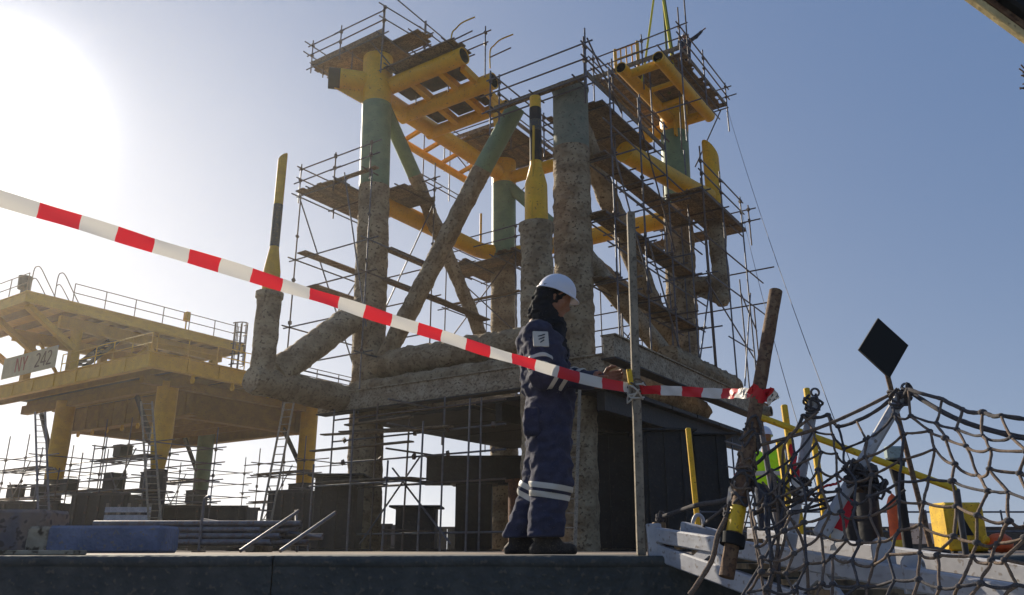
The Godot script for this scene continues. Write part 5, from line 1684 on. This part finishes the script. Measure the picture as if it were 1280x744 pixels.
func net_part(parent: Node, called: String, bones: Array, cell: float, soft: float, mat: Material, wob := 0.0, wfreq := 9.0, seed_ := 1, hem := -1.0) -> MeshInstance3D:
	var st := SurfaceTool.new()
	st.begin(Mesh.PRIMITIVE_TRIANGLES)
	nets(st, bones, cell, soft, wob, wfreq, seed_, hem)
	st.generate_normals()
	var o := mesh_node(called, st.commit(), mat, parent)
	o.position = -base_of(parent)
	return o

var fold := FastNoiseLite.new()
var fold_amp := 0.0

func field_at(bones: Array, soft: float, p: Vector3) -> float:
	var s := 1e-9
	for b in bones:
		var d: Vector3 = p - b[0]
		var ba: Vector3 = b[1] - b[0]
		var t := clampf(d.dot(ba) / maxf(ba.dot(ba), 1e-9), 0.0, 1.0)
		s += exp(-((d - ba * t).length() - lerpf(b[2], b[3], t)) / soft)
	return -soft * log(s) + fold_amp * fold.get_noise_3d(p.x * 7.0, p.y * 7.0 * 1.9, p.z * 7.0)

# a strip of reflective cloth wrapped round a limb, lying just proud of the garment
func wrap_band(parent: Node, called: String, a: Vector3, b: Vector3, w: float, bones: Array, soft: float, mat: Material, proud := 0.006) -> void:
	var fr := frame_of(b - a)
	var st := SurfaceTool.new()
	st.begin(Mesh.PRIMITIVE_TRIANGLES)
	st.set_smooth_group(1)
	var rings := []
	for r in 4:
		var c := a + fr.y * (w * (r / 3.0 - 0.5))
		var ring := []
		for i in 32:
			var d := fr.x * cos(TAU * i / 32) + fr.z * sin(TAU * i / 32)
			var lo := 0.0
			var hi := 0.26
			for k in 9:
				var m := (lo + hi) * 0.5
				if field_at(bones, soft, c + d * m) < 0.0:
					lo = m
				else:
					hi = m
			ring.append(c + d * (lo + (proud if r % 3 != 0 else proud * 0.75)))
		rings.append(ring)
	for r in 3:
		for i in 32:
			var j := (i + 1) % 32
			quad(st, rings[r][i], rings[r][j], rings[r + 1][j], rings[r + 1][i], (rings[r][i] + rings[r][j]) * 0.5 - a)
	st.generate_normals()
	var o := mesh_node(called, st.commit(), mat, parent)
	o.position = -base_of(parent)

func hand_bones(wrist: Vector3, fwd: Vector3, palm: Vector3, thumb_side: Vector3, curl: float) -> Array:
	var f := fwd.normalized()
	var t := (thumb_side - f * thumb_side.dot(f)).normalized()
	var p := t.cross(f).normalized()
	if p.dot(palm) < 0.0:
		p = -p
	var out := []
	for k in 4:
		var x := 0.033 - k * 0.022
		out.append([wrist + t * x * 0.6, wrist + f * 0.082 + t * x, 0.015, 0.0115])
		var len: float = [0.072, 0.08, 0.074, 0.058][k]
		var q := wrist + f * 0.085 + t * x * 1.05
		var ang := curl * 0.5
		for s in 3:
			var dn := (f * cos(ang) + p * sin(ang)).normalized()
			var e: Vector3 = q + dn * len * [0.46, 0.3, 0.24][s]
			out.append([q, e, 0.0095 - s * 0.0008, 0.009 - s * 0.0009])
			q = e
			ang += curl * (0.75 + 0.1 * k)
	var b0 := wrist + f * 0.025 + t * 0.028
	var b1 := b0 + (f * 0.55 + t * 0.65 + p * 0.35).normalized() * 0.042
	var b2 := b1 + (f * 0.85 + t * 0.2 + p * 0.5).normalized() * 0.034
	var b3 := b2 + (f * 0.8 - t * 0.15 + p * 0.6).normalized() * 0.026
	out += [[b0, b1, 0.015, 0.0125], [b1, b2, 0.011, 0.0105], [b2, b3, 0.0105, 0.009]]
	out.append([wrist - f * 0.05, wrist + f * 0.01, 0.026, 0.026])
	return out

func head_bones(c: Vector3, f: Vector3, u: Vector3) -> Array:
	var s := f.cross(u)
	var P := func(x: float, y: float, z: float) -> Vector3: return c + s * x + u * y + f * z
	var o := [[P.call(0, 0.035, -0.03), P.call(0, 0.035, 0.015), 0.08, 0.078], [P.call(0, -0.03, 0.032), P.call(0, 0.025, 0.04), 0.054, 0.056],
		[P.call(0, 0.002, 0.088), P.call(0, -0.03, 0.103), 0.009, 0.012], [P.call(-0.036, 0.028, 0.072), P.call(0.036, 0.028, 0.072), 0.013, 0.013],
		[P.call(-0.02, -0.066, 0.078), P.call(0.02, -0.066, 0.078), 0.009, 0.009], [P.call(-0.018, -0.052, 0.083), P.call(0.018, -0.052, 0.083), 0.008, 0.008],
		[P.call(-0.01, -0.096, 0.066), P.call(0.01, -0.096, 0.066), 0.021, 0.021], [P.call(0, -0.1, -0.03), P.call(0, -0.2, -0.06), 0.055, 0.06]]
	for k in [-1.0, 1.0]:
		o += [[P.call(0.05 * k, -0.05, 0.005), P.call(0.014 * k, -0.092, 0.058), 0.026, 0.022], [P.call(0.042 * k, -0.012, 0.054), P.call(0.036 * k, -0.03, 0.05), 0.027, 0.026],
			[P.call(0.014 * k, -0.035, 0.088), P.call(0.01 * k, -0.036, 0.094), 0.009, 0.009], [P.call(0.032 * k, 0.006, 0.07), P.call(0.033 * k, 0.006, 0.072), 0.014, 0.014],
			[P.call(0.078 * k, 0.012, -0.012), P.call(0.074 * k, -0.022, -0.006), 0.012, 0.01]]
	return o

func hard_hat(parent: Node, c: Vector3, f: Vector3, u: Vector3, mat: Material) -> void:
	# dome with ridge, narrow rim all round, peak in front
	var s := f.cross(u)
	var st := SurfaceTool.new()
	st.begin(Mesh.PRIMITIVE_TRIANGLES)
	st.set_smooth_group(1)
	var N := 40
	var K := 12
	var at_ := func(t: float, v: float) -> Vector3:
		var rz := 0.137 if cos(t) > 0.0 else 0.13
		var h := 0.136 * pow(sin(v), 0.92)
		var ridge := 0.006 * exp(-pow(sin(t) * cos(v) / 0.14, 2.0))
		return c + f * cos(t) * cos(v) * rz + s * sin(t) * cos(v) * 0.112 + u * (h + ridge * sin(v))
	for i in N:
		for k in K:
			var t0 := TAU * i / N
			var t1 := TAU * (i + 1) / N
			var v0 := PI / 2 * k / K
			var v1 := PI / 2 * (k + 1) / K
			var a: Vector3 = at_.call(t0, v0)
			quad(st, a, at_.call(t1, v0), at_.call(t1, v1), at_.call(t0, v1), a - c + u * 0.01)
	st.generate_normals()
	var dome := mesh_node("hard_hat", st.commit(), mat, parent)
	dome.position = -base_of(parent)
	st = SurfaceTool.new()
	st.begin(Mesh.PRIMITIVE_TRIANGLES)
	st.set_smooth_group(1)
	var rim := func(t: float, e: float, y: float) -> Vector3:
		var w := 0.01 + 0.026 * pow(maxf(cos(t), 0.0), 2.2)
		var rz := 0.137 if cos(t) > 0.0 else 0.13
		return c + f * cos(t) * (rz + w * e) + s * sin(t) * (0.112 + w * e * 0.8) + u * (y - 0.016 * e * maxf(cos(t), 0.0))
	for i in N:
		var t0 := TAU * i / N
		var t1 := TAU * (i + 1) / N
		quad(st, rim.call(t0, -0.3, 0.012), rim.call(t1, -0.3, 0.012), rim.call(t1, 1.0, 0.0), rim.call(t0, 1.0, 0.0), u)
		quad(st, rim.call(t0, 1.0, 0.0), rim.call(t1, 1.0, 0.0), rim.call(t1, 1.0, -0.007), rim.call(t0, 1.0, -0.007), f * cos(t0) + s * sin(t0))
		quad(st, rim.call(t0, 1.0, -0.007), rim.call(t1, 1.0, -0.007), rim.call(t1, -0.3, 0.0), rim.call(t0, -0.3, 0.0), -u)
	st.generate_normals()
	var r := mesh_node("brim", st.commit(), mat, dome)
	r.position = -base_of(dome)

func boot_bones(ankle: Vector3, toe_dir: Vector3) -> Array:
	var t := toe_dir.normalized()
	var g := Vector3(ankle.x, 0.0, ankle.z)
	return [[ankle + Vector3(0, 0.1, 0), ankle, 0.058, 0.055], [g + Vector3(0, 0.032, 0) - t * 0.05, g + Vector3(0, 0.034, 0) + t * 0.07, 0.045, 0.046], [g + Vector3(0, 0.03, 0) + t * 0.07, g + Vector3(0, 0.03, 0) + t * 0.16, 0.044, 0.04],
		[ankle, g + Vector3(0, 0.07, 0) + t * 0.06, 0.055, 0.045]]

func build_people() -> void:
	tape_man()
	vest_worker()
	pointing_worker()

func tape_man() -> void:
	var D := 5.2
	var foot := at(690, 692, D)
	foot.y = 0.0
	var n := thing("person", "worker in navy coveralls and white hard hat tying barrier tape to a post", "person", foot)
	var x0 := foot.x
	# joints; he faces +x, his right side is towards the camera
	var V := func(px: float, py: float, dz: float) -> Vector3:
		return at(px, py, D + dz)
	var hip: Vector3 = V.call(686, 520, 0)
	var chest: Vector3 = V.call(677, 436, 0)
	var sh_r: Vector3 = V.call(672, 414, -0.17)
	var sh_l: Vector3 = V.call(684, 414, 0.17)
	var el_r: Vector3 = V.call(676, 470, -0.25)
	var el_l: Vector3 = V.call(700, 470, 0.22)
	var wr_r: Vector3 = V.call(738, 478, -0.21)
	var wr_l: Vector3 = V.call(752, 474, -0.05)
	var kn_r: Vector3 = V.call(690, 600, -0.1)
	var an_r := Vector3(at(680, 680, D).x, 0.1, -D + 0.09)
	var kn_l: Vector3 = V.call(676, 604, 0.1)
	var an_l := Vector3(at(648, 680, D).x, 0.1, -D - 0.16)
	var neck: Vector3 = V.call(682, 402, 0)
	var hc: Vector3 = V.call(694, 376, 0)
	var f := Vector3(0.94, -0.33, 0.05).normalized()
	var u := (Vector3.UP - f * f.y).normalized()
	var zz := Vector3(0, 0, 1)
	# body: skin figure inside the clothes, with head and hands meshed finer
	var st := SurfaceTool.new()
	st.begin(Mesh.PRIMITIVE_TRIANGLES)
	nets(st, [[hip, chest, 0.11, 0.12], [chest, neck, 0.1, 0.055], [sh_r, sh_l, 0.06, 0.06], [sh_r, el_r, 0.045, 0.038], [el_r, wr_r, 0.036, 0.026], [sh_l, el_l, 0.045, 0.038], [el_l, wr_l, 0.036, 0.026],
		[hip + zz * 0.08, kn_r, 0.08, 0.055], [kn_r, an_r, 0.05, 0.036], [hip - zz * 0.08, kn_l, 0.08, 0.055], [kn_l, an_l, 0.05, 0.036]], 0.02, 0.01)
	nets(st, head_bones(hc, f, u), 0.005, 0.0065)
	var post := Vector3(0.782, 1.0, -4.97)
	nets(st, hand_bones(wr_r, Vector3(0.95, 0.08, -0.3), Vector3(-0.2, -0.5, -0.8), Vector3(0, 1, 0.1), 0.62), 0.0042, 0.0035)
	nets(st, hand_bones(wr_l, Vector3(0.95, 0.1, 0.15), Vector3(0, -0.5, 0.8), Vector3(0, 1, 0), 0.62), 0.0042, 0.0035)
	st.generate_normals()
	var body := mesh_node("body", st.commit(), M.skin, n)
	body.position = -base_of(n)
	# coverall
	var cov := []
	for k in [-1.0, 1.0]:
		var z: Vector3 = zz * 0.085 * k
		cov += [[hip + z + Vector3(0, 0.02, 0), hip + z * 1.1 + Vector3(-0.005, 0.22, 0), 0.125, 0.12], [hip + z * 1.1 + Vector3(-0.005, 0.22, 0), chest + z * 1.25, 0.12, 0.128], [chest + z * 1.3 + Vector3(-0.01, 0.0, 0), (sh_r if k > 0 else sh_l) + Vector3(0, -0.01, -0.03 * k), 0.118, 0.078]]
	cov += [[chest, neck + Vector3(-0.01, -0.03, 0), 0.12, 0.085], [sh_r, el_r, 0.078, 0.07], [el_r, wr_r - (wr_r - el_r) * 0.04, 0.068, 0.05], [sh_l, el_l, 0.078, 0.068], [el_l, wr_l - (wr_l - el_l) * 0.04, 0.066, 0.05],
		[hip + zz * 0.085 - Vector3(0, 0.03, 0), kn_r, 0.15, 0.122], [kn_r, an_r, 0.122, 0.112], [hip - zz * 0.085 - Vector3(0, 0.03, 0), kn_l, 0.145, 0.115], [kn_l, an_l, 0.115, 0.104],
		[hip - Vector3(0.05, 0.02, 0), hip + Vector3(-0.05, 0.06, 0), 0.12, 0.1],
		[hip + Vector3(-0.055, 0.2, 0), chest + Vector3(-0.05, 0.04, 0), 0.125, 0.12], [hip + Vector3(0.05, 0.16, 0), chest + Vector3(0.05, 0, 0), 0.125, 0.12], [hip + Vector3(0.04, 0.0, 0), hip + Vector3(0.045, 0.16, 0), 0.125, 0.125]]
	var suit := net_part(body, "coverall", cov, 0.0115, 0.016, M.cloth, 0.02, 7.0, 5, 0.105)
	fold.seed = 5
	fold.frequency = 1.0
	fold.fractal_octaves = 2
	fold_amp = 0.02
	# reflective bands
	for e in [[0.30, el_r, wr_r], [0.5, el_r, wr_r], [0.30, el_l, wr_l], [0.5, el_l, wr_l]]:
		var p: Vector3 = (e[1] as Vector3).lerp(e[2], e[0])
		wrap_band(suit, "reflective_band", p, p + (e[2] - e[1]) * 0.2 + Vector3(0.0, -0.03, 0), 0.026, [[e[1], e[2] - (e[2] - e[1]) * 0.04, 0.068, 0.05], [e[1], e[1], 0.068, 0.068]], 0.016, M.reflect, 0.007)
	for e in [[0.66, sh_r, el_r], [0.84, sh_r, el_r], [0.66, sh_l, el_l], [0.84, sh_l, el_l]]:
		var p: Vector3 = (e[1] as Vector3).lerp(e[2], e[0])
		wrap_band(suit, "reflective_band", p, p + (e[2] - e[1]) * 0.2, 0.026, [[e[1], e[2], 0.078, 0.07]], 0.016, M.reflect, 0.007)
	for e in [[0.13, kn_r, an_r, 0.122, 0.108], [0.28, kn_r, an_r, 0.122, 0.108], [0.13, kn_l, an_l, 0.115, 0.1], [0.28, kn_l, an_l, 0.115, 0.1]]:
		var p: Vector3 = (e[1] as Vector3).lerp(e[2], e[0])
		wrap_band(suit, "reflective_band", p, p + (e[2] - e[1]) * 0.2, 0.034, [[e[1], e[2], e[3], e[4]], [e[1] + Vector3(0.0, 0.3, 0), e[1], 0.13, e[3]]], 0.016, M.reflect, 0.007)
	fold_amp = 0.0
	# collar, belt seam, pocket and badge
	var pk: Vector3 = V.call(660, 515, -0.2)
	net_part(suit, "pocket", [[pk, pk + Vector3(0.0, -0.12, 0), 0.028, 0.034], [pk + Vector3(0.05, 0, 0.0), pk + Vector3(0.05, -0.12, 0), 0.028, 0.032]], 0.011, 0.01, M.cloth, 0.006, 12.0, 3)
	var bc: Vector3 = V.call(676, 424, -0.272)
	var bm := (sh_r - el_r).normalized()
	var badge := solid(suit, "arm_badge", bc + bm * 0.055, bc - bm * 0.055, 0.1, 0.012, M.reflect, 0.003, Vector3(0.15, 0.1, 1))
	for k in 3:
		var q := bc + bm * (0.02 - 0.02 * k) + Vector3(0.0, 0, 0.0075)
		bar(badge, "badge_print", q + Vector3(-0.03 + 0.012 * k, -0.006, 0), q + Vector3(0.028 - 0.004 * k, 0.012, 0.0), 0.004, 0.006, M.navy)
	# hood and scarf: open in front of the face, falling over the chest
	var P := func(x: float, y: float, z: float) -> Vector3: return hc + f.cross(u) * x + u * y + f * z
	var hood := [[P.call(0, 0.045, -0.04), P.call(0, 0.05, -0.012), 0.1, 0.094], [P.call(0, -0.02, -0.058), P.call(0, -0.09, -0.058), 0.094, 0.084], [P.call(0, -0.1, -0.055), neck + Vector3(0.0, -0.02, 0), 0.084, 0.1], [neck + Vector3(0.01, 0.0, 0), neck + Vector3(0.07, -0.04, 0), 0.09, 0.07],
		[neck + Vector3(0.05, -0.03, 0.03), chest + Vector3(0.12, -0.02, 0.06), 0.066, 0.05], [neck + Vector3(0.05, -0.03, -0.03), chest + Vector3(0.13, -0.05, -0.02), 0.066, 0.05], [P.call(-0.05, -0.1, -0.01), P.call(0.05, -0.1, -0.01), 0.046, 0.046], [P.call(0, -0.135, 0.03), P.call(0, -0.14, 0.04), 0.038, 0.028],
		[P.call(0, -0.06, -0.12), P.call(0, -0.14, -0.11), 0.03, 0.035], [chest + Vector3(0.12, -0.02, 0.06), chest + Vector3(0.15, -0.16, 0.05), 0.045, 0.022]]
	net_part(body, "hood", hood, 0.0085, 0.009, M.hood, 0.016, 16.0, 9)
	net_part(body, "moustache", [[P.call(-0.022, -0.047, 0.086), P.call(0.0, -0.042, 0.095), 0.006, 0.007], [P.call(0.0, -0.042, 0.095), P.call(0.022, -0.047, 0.086), 0.007, 0.006]], 0.003, 0.003, M.hair)
	for k in [-1.0, 1.0]:
		net_part(body, "eyebrow", [[P.call(0.014 * k, 0.03, 0.086), P.call(0.045 * k, 0.032, 0.072), 0.005, 0.004]], 0.003, 0.003, M.hair)
		net_part(body, "eyelid", [[P.call(0.02 * k, 0.004, 0.083), P.call(0.044 * k, 0.003, 0.076), 0.004, 0.004]], 0.003, 0.003, M.hair)
	hard_hat(body, hc + u * 0.052 - f * 0.012, f, u, M.hard_hat)
	net_part(body, "boot", boot_bones(an_r, Vector3(0.95, 0, 0.2)), 0.008, 0.008, M.boot, 0.004, 14.0, 2, 0.006)
	net_part(body, "boot", boot_bones(an_l, Vector3(0.9, 0, -0.25)), 0.008, 0.008, M.boot, 0.004, 14.0, 4, 0.006)

func vest_worker() -> void:
	var foot := at(968, 690, 12.0)
	foot.y = 0.0
	var n := thing("person", "worker in lime green vest and white hard hat behind the net", "person", foot)
	var o := foot
	var hip := o + Vector3(0, 0.92, 0)
	var chest := o + Vector3(0.01, 1.28, 0)
	var z := Vector3(1, 0, 0)
	var st := SurfaceTool.new()
	st.begin(Mesh.PRIMITIVE_TRIANGLES)
	var hc := o + Vector3(0.03, 1.62, -0.03)
	var limbs := [[hip, chest, 0.11, 0.12], [chest, hc - Vector3(0, 0.12, 0), 0.1, 0.055]]
	var coat := []
	var legs := []
	for k in [-1.0, 1.0]:
		var sh: Vector3 = o + Vector3(0.19 * k, 1.42, 0)
		var el: Vector3 = o + Vector3(0.25 * k, 1.14, 0.02)
		var wr: Vector3 = o + Vector3(0.2 * k, 0.93, -0.12)
		limbs += [[sh, el, 0.045, 0.04], [el, wr, 0.038, 0.028], [hip + z * 0.09 * k, o + Vector3(0.11 * k, 0.5, 0), 0.07, 0.055], [o + Vector3(0.11 * k, 0.5, 0), o + Vector3(0.12 * k, 0.1, 0), 0.05, 0.04]]
		coat += [[hip + z * 0.07 * k + Vector3(0, 0.1, 0), chest + z * 0.1 * k, 0.125, 0.13], [chest + z * 0.1 * k, sh, 0.11, 0.075], [sh, sh.lerp(el, 0.35), 0.075, 0.07]]
		legs += [[hip + z * 0.08 * k, o + Vector3(0.11 * k, 0.5, 0), 0.115, 0.088], [o + Vector3(0.11 * k, 0.5, 0), o + Vector3(0.12 * k, 0.12, 0), 0.086, 0.078], [sh.lerp(el, 0.3), el, 0.064, 0.056], [el, wr, 0.055, 0.045]]
	nets(st, limbs, 0.022, 0.01)
	nets(st, head_bones(hc, Vector3(0.3, -0.1, -0.95).normalized(), Vector3.UP), 0.008, 0.007)
	for k in [-1.0, 1.0]:
		nets(st, hand_bones(o + Vector3(0.2 * k, 0.93, -0.12), Vector3(-0.1 * k, -0.4, -0.8), Vector3(-k, 0, 0), Vector3(0, 0.7, -0.6), 0.5), 0.006, 0.0035)
	st.generate_normals()
	var body := mesh_node("body", st.commit(), M.skin, n)
	body.position = -base_of(n)
	net_part(body, "trousers", legs, 0.018, 0.014, M.navy, 0.01, 8.0, 2)
	coat.append([hip + Vector3(0, 0.06, 0), chest, 0.12, 0.12])
	var vest := net_part(body, "vest", coat, 0.015, 0.015, M.lime, 0.01, 8.0, 3)
	var bb := [[hip + z * 0.07 + Vector3(0, 0.1, 0), chest + z * 0.1, 0.125, 0.13], [hip - z * 0.07 + Vector3(0, 0.1, 0), chest - z * 0.1, 0.125, 0.13], [hip + Vector3(0, 0.06, 0), chest, 0.12, 0.12]]
	wrap_band(vest, "reflective_band", o + Vector3(0, 1.1, 0), o + Vector3(0, 1.3, 0), 0.06, bb, 0.015, M.reflect, 0.014)
	hard_hat(body, hc + Vector3(0, 0.05, 0), Vector3(0.3, -0.05, -0.95).normalized(), Vector3.UP, M.hard_hat)
	for k in [-1.0, 1.0]:
		net_part(body, "boot", boot_bones(o + Vector3(0.12 * k, 0.1, 0), Vector3(0.2 * k, 0, -1)), 0.013, 0.008, M.boot)

func pointing_worker() -> void:
	var o := J(6.9, 10.4, 18.475)
	var n := thing("person", "worker in dark coveralls pointing up from the highest right platform", "person", o)
	var side := Vector3(1, 0, 0.15).normalized()
	var hip := o + Vector3(0, 0.92, 0)
	var chest := o + Vector3(0.03, 1.28, 0)
	var hc := o + Vector3(0.02, 1.62, 0.02)
	var st := SurfaceTool.new()
	st.begin(Mesh.PRIMITIVE_TRIANGLES)
	var sh_r := o + side * 0.2 + Vector3(0, 1.42, 0)
	var tip := sh_r + Vector3(0.72, 0.62, 0.05).normalized() * 0.74
	var el_r := sh_r.lerp(tip, 0.46) + Vector3(0.02, -0.03, 0)
	var wr_r := tip
	var sh_l := o - side * 0.2 + Vector3(0, 1.42, 0)
	var el_l := o - side * 0.27 + Vector3(0, 1.14, 0.04)
	var wr_l := o - side * 0.16 + Vector3(0, 0.98, 0.2)
	nets(st, [[hip, chest, 0.11, 0.12], [chest, hc - Vector3(0, 0.1, 0), 0.1, 0.055], [sh_r, el_r, 0.045, 0.038], [el_r, wr_r, 0.038, 0.03], [sh_l, el_l, 0.045, 0.038], [el_l, wr_l, 0.036, 0.03],
		[hip + side * 0.09, o + side * 0.11 + Vector3(0, 0.5, 0), 0.07, 0.05], [o + side * 0.11 + Vector3(0, 0.5, 0), o + side * 0.12 + Vector3(0, 0.1, 0), 0.05, 0.04], [hip - side * 0.09, o - side * 0.11 + Vector3(0, 0.5, 0), 0.07, 0.05], [o - side * 0.11 + Vector3(0, 0.5, 0), o - side * 0.12 + Vector3(0, 0.1, 0), 0.05, 0.04]], 0.022, 0.01)
	nets(st, head_bones(hc, Vector3(0.9, 0.2, 0.3).normalized(), Vector3(-0.2, 0.97, 0).normalized()), 0.009, 0.007)
	nets(st, hand_bones(wr_r, Vector3(0.76, 0.65, 0), Vector3(0.3, -0.7, 0), Vector3(0, 0.2, 1), 0.15), 0.007, 0.0035)
	nets(st, hand_bones(wr_l, Vector3(0.5, -0.2, 0.6), Vector3(0.5, 0, 0), Vector3(0, 1, 0), 0.5), 0.007, 0.0035)
	st.generate_normals()
	var body := mesh_node("body", st.commit(), M.skin, n)
	body.position = -base_of(n)
	var cov := [[sh_r, el_r, 0.085, 0.075], [el_r, el_r.lerp(wr_r, 0.8), 0.075, 0.058], [sh_l, el_l, 0.075, 0.062], [el_l, wr_l, 0.06, 0.05], [chest, hc - Vector3(0, 0.17, 0), 0.12, 0.07]]
	for k in [-1.0, 1.0]:
		cov += [[hip + side * 0.07 * k, chest + side * 0.1 * k, 0.125, 0.128], [chest + side * 0.1 * k, sh_r if k > 0 else sh_l, 0.11, 0.075], [hip + side * 0.085 * k, o + side * 0.11 * k + Vector3(0, 0.5, 0), 0.12, 0.09], [o + side * 0.11 * k + Vector3(0, 0.5, 0), o + side * 0.12 * k + Vector3(0, 0.1, 0), 0.088, 0.08]]
	net_part(body, "coverall", cov, 0.018, 0.015, M.navy, 0.01, 8.0, 3)
	hard_hat(body, hc + Vector3(0, 0.05, 0), Vector3(0.9, 0.15, 0.3).normalized(), Vector3(-0.15, 0.98, 0).normalized(), M.hard_hat)
	for k in [-1.0, 1.0]:
		net_part(body, "boot", boot_bones_at(o, o + side * 0.12 * k + Vector3(0, 0.1, 0), Vector3(0.6, 0, 0.8)), 0.014, 0.008, M.boot)

func boot_bones_at(floor_at: Vector3, ankle: Vector3, toe: Vector3) -> Array:
	var out := []
	for b in boot_bones(ankle - Vector3(0, floor_at.y, 0), toe):
		out.append([b[0] + Vector3(0, floor_at.y, 0), b[1] + Vector3(0, floor_at.y, 0), b[2], b[3]])
	return out
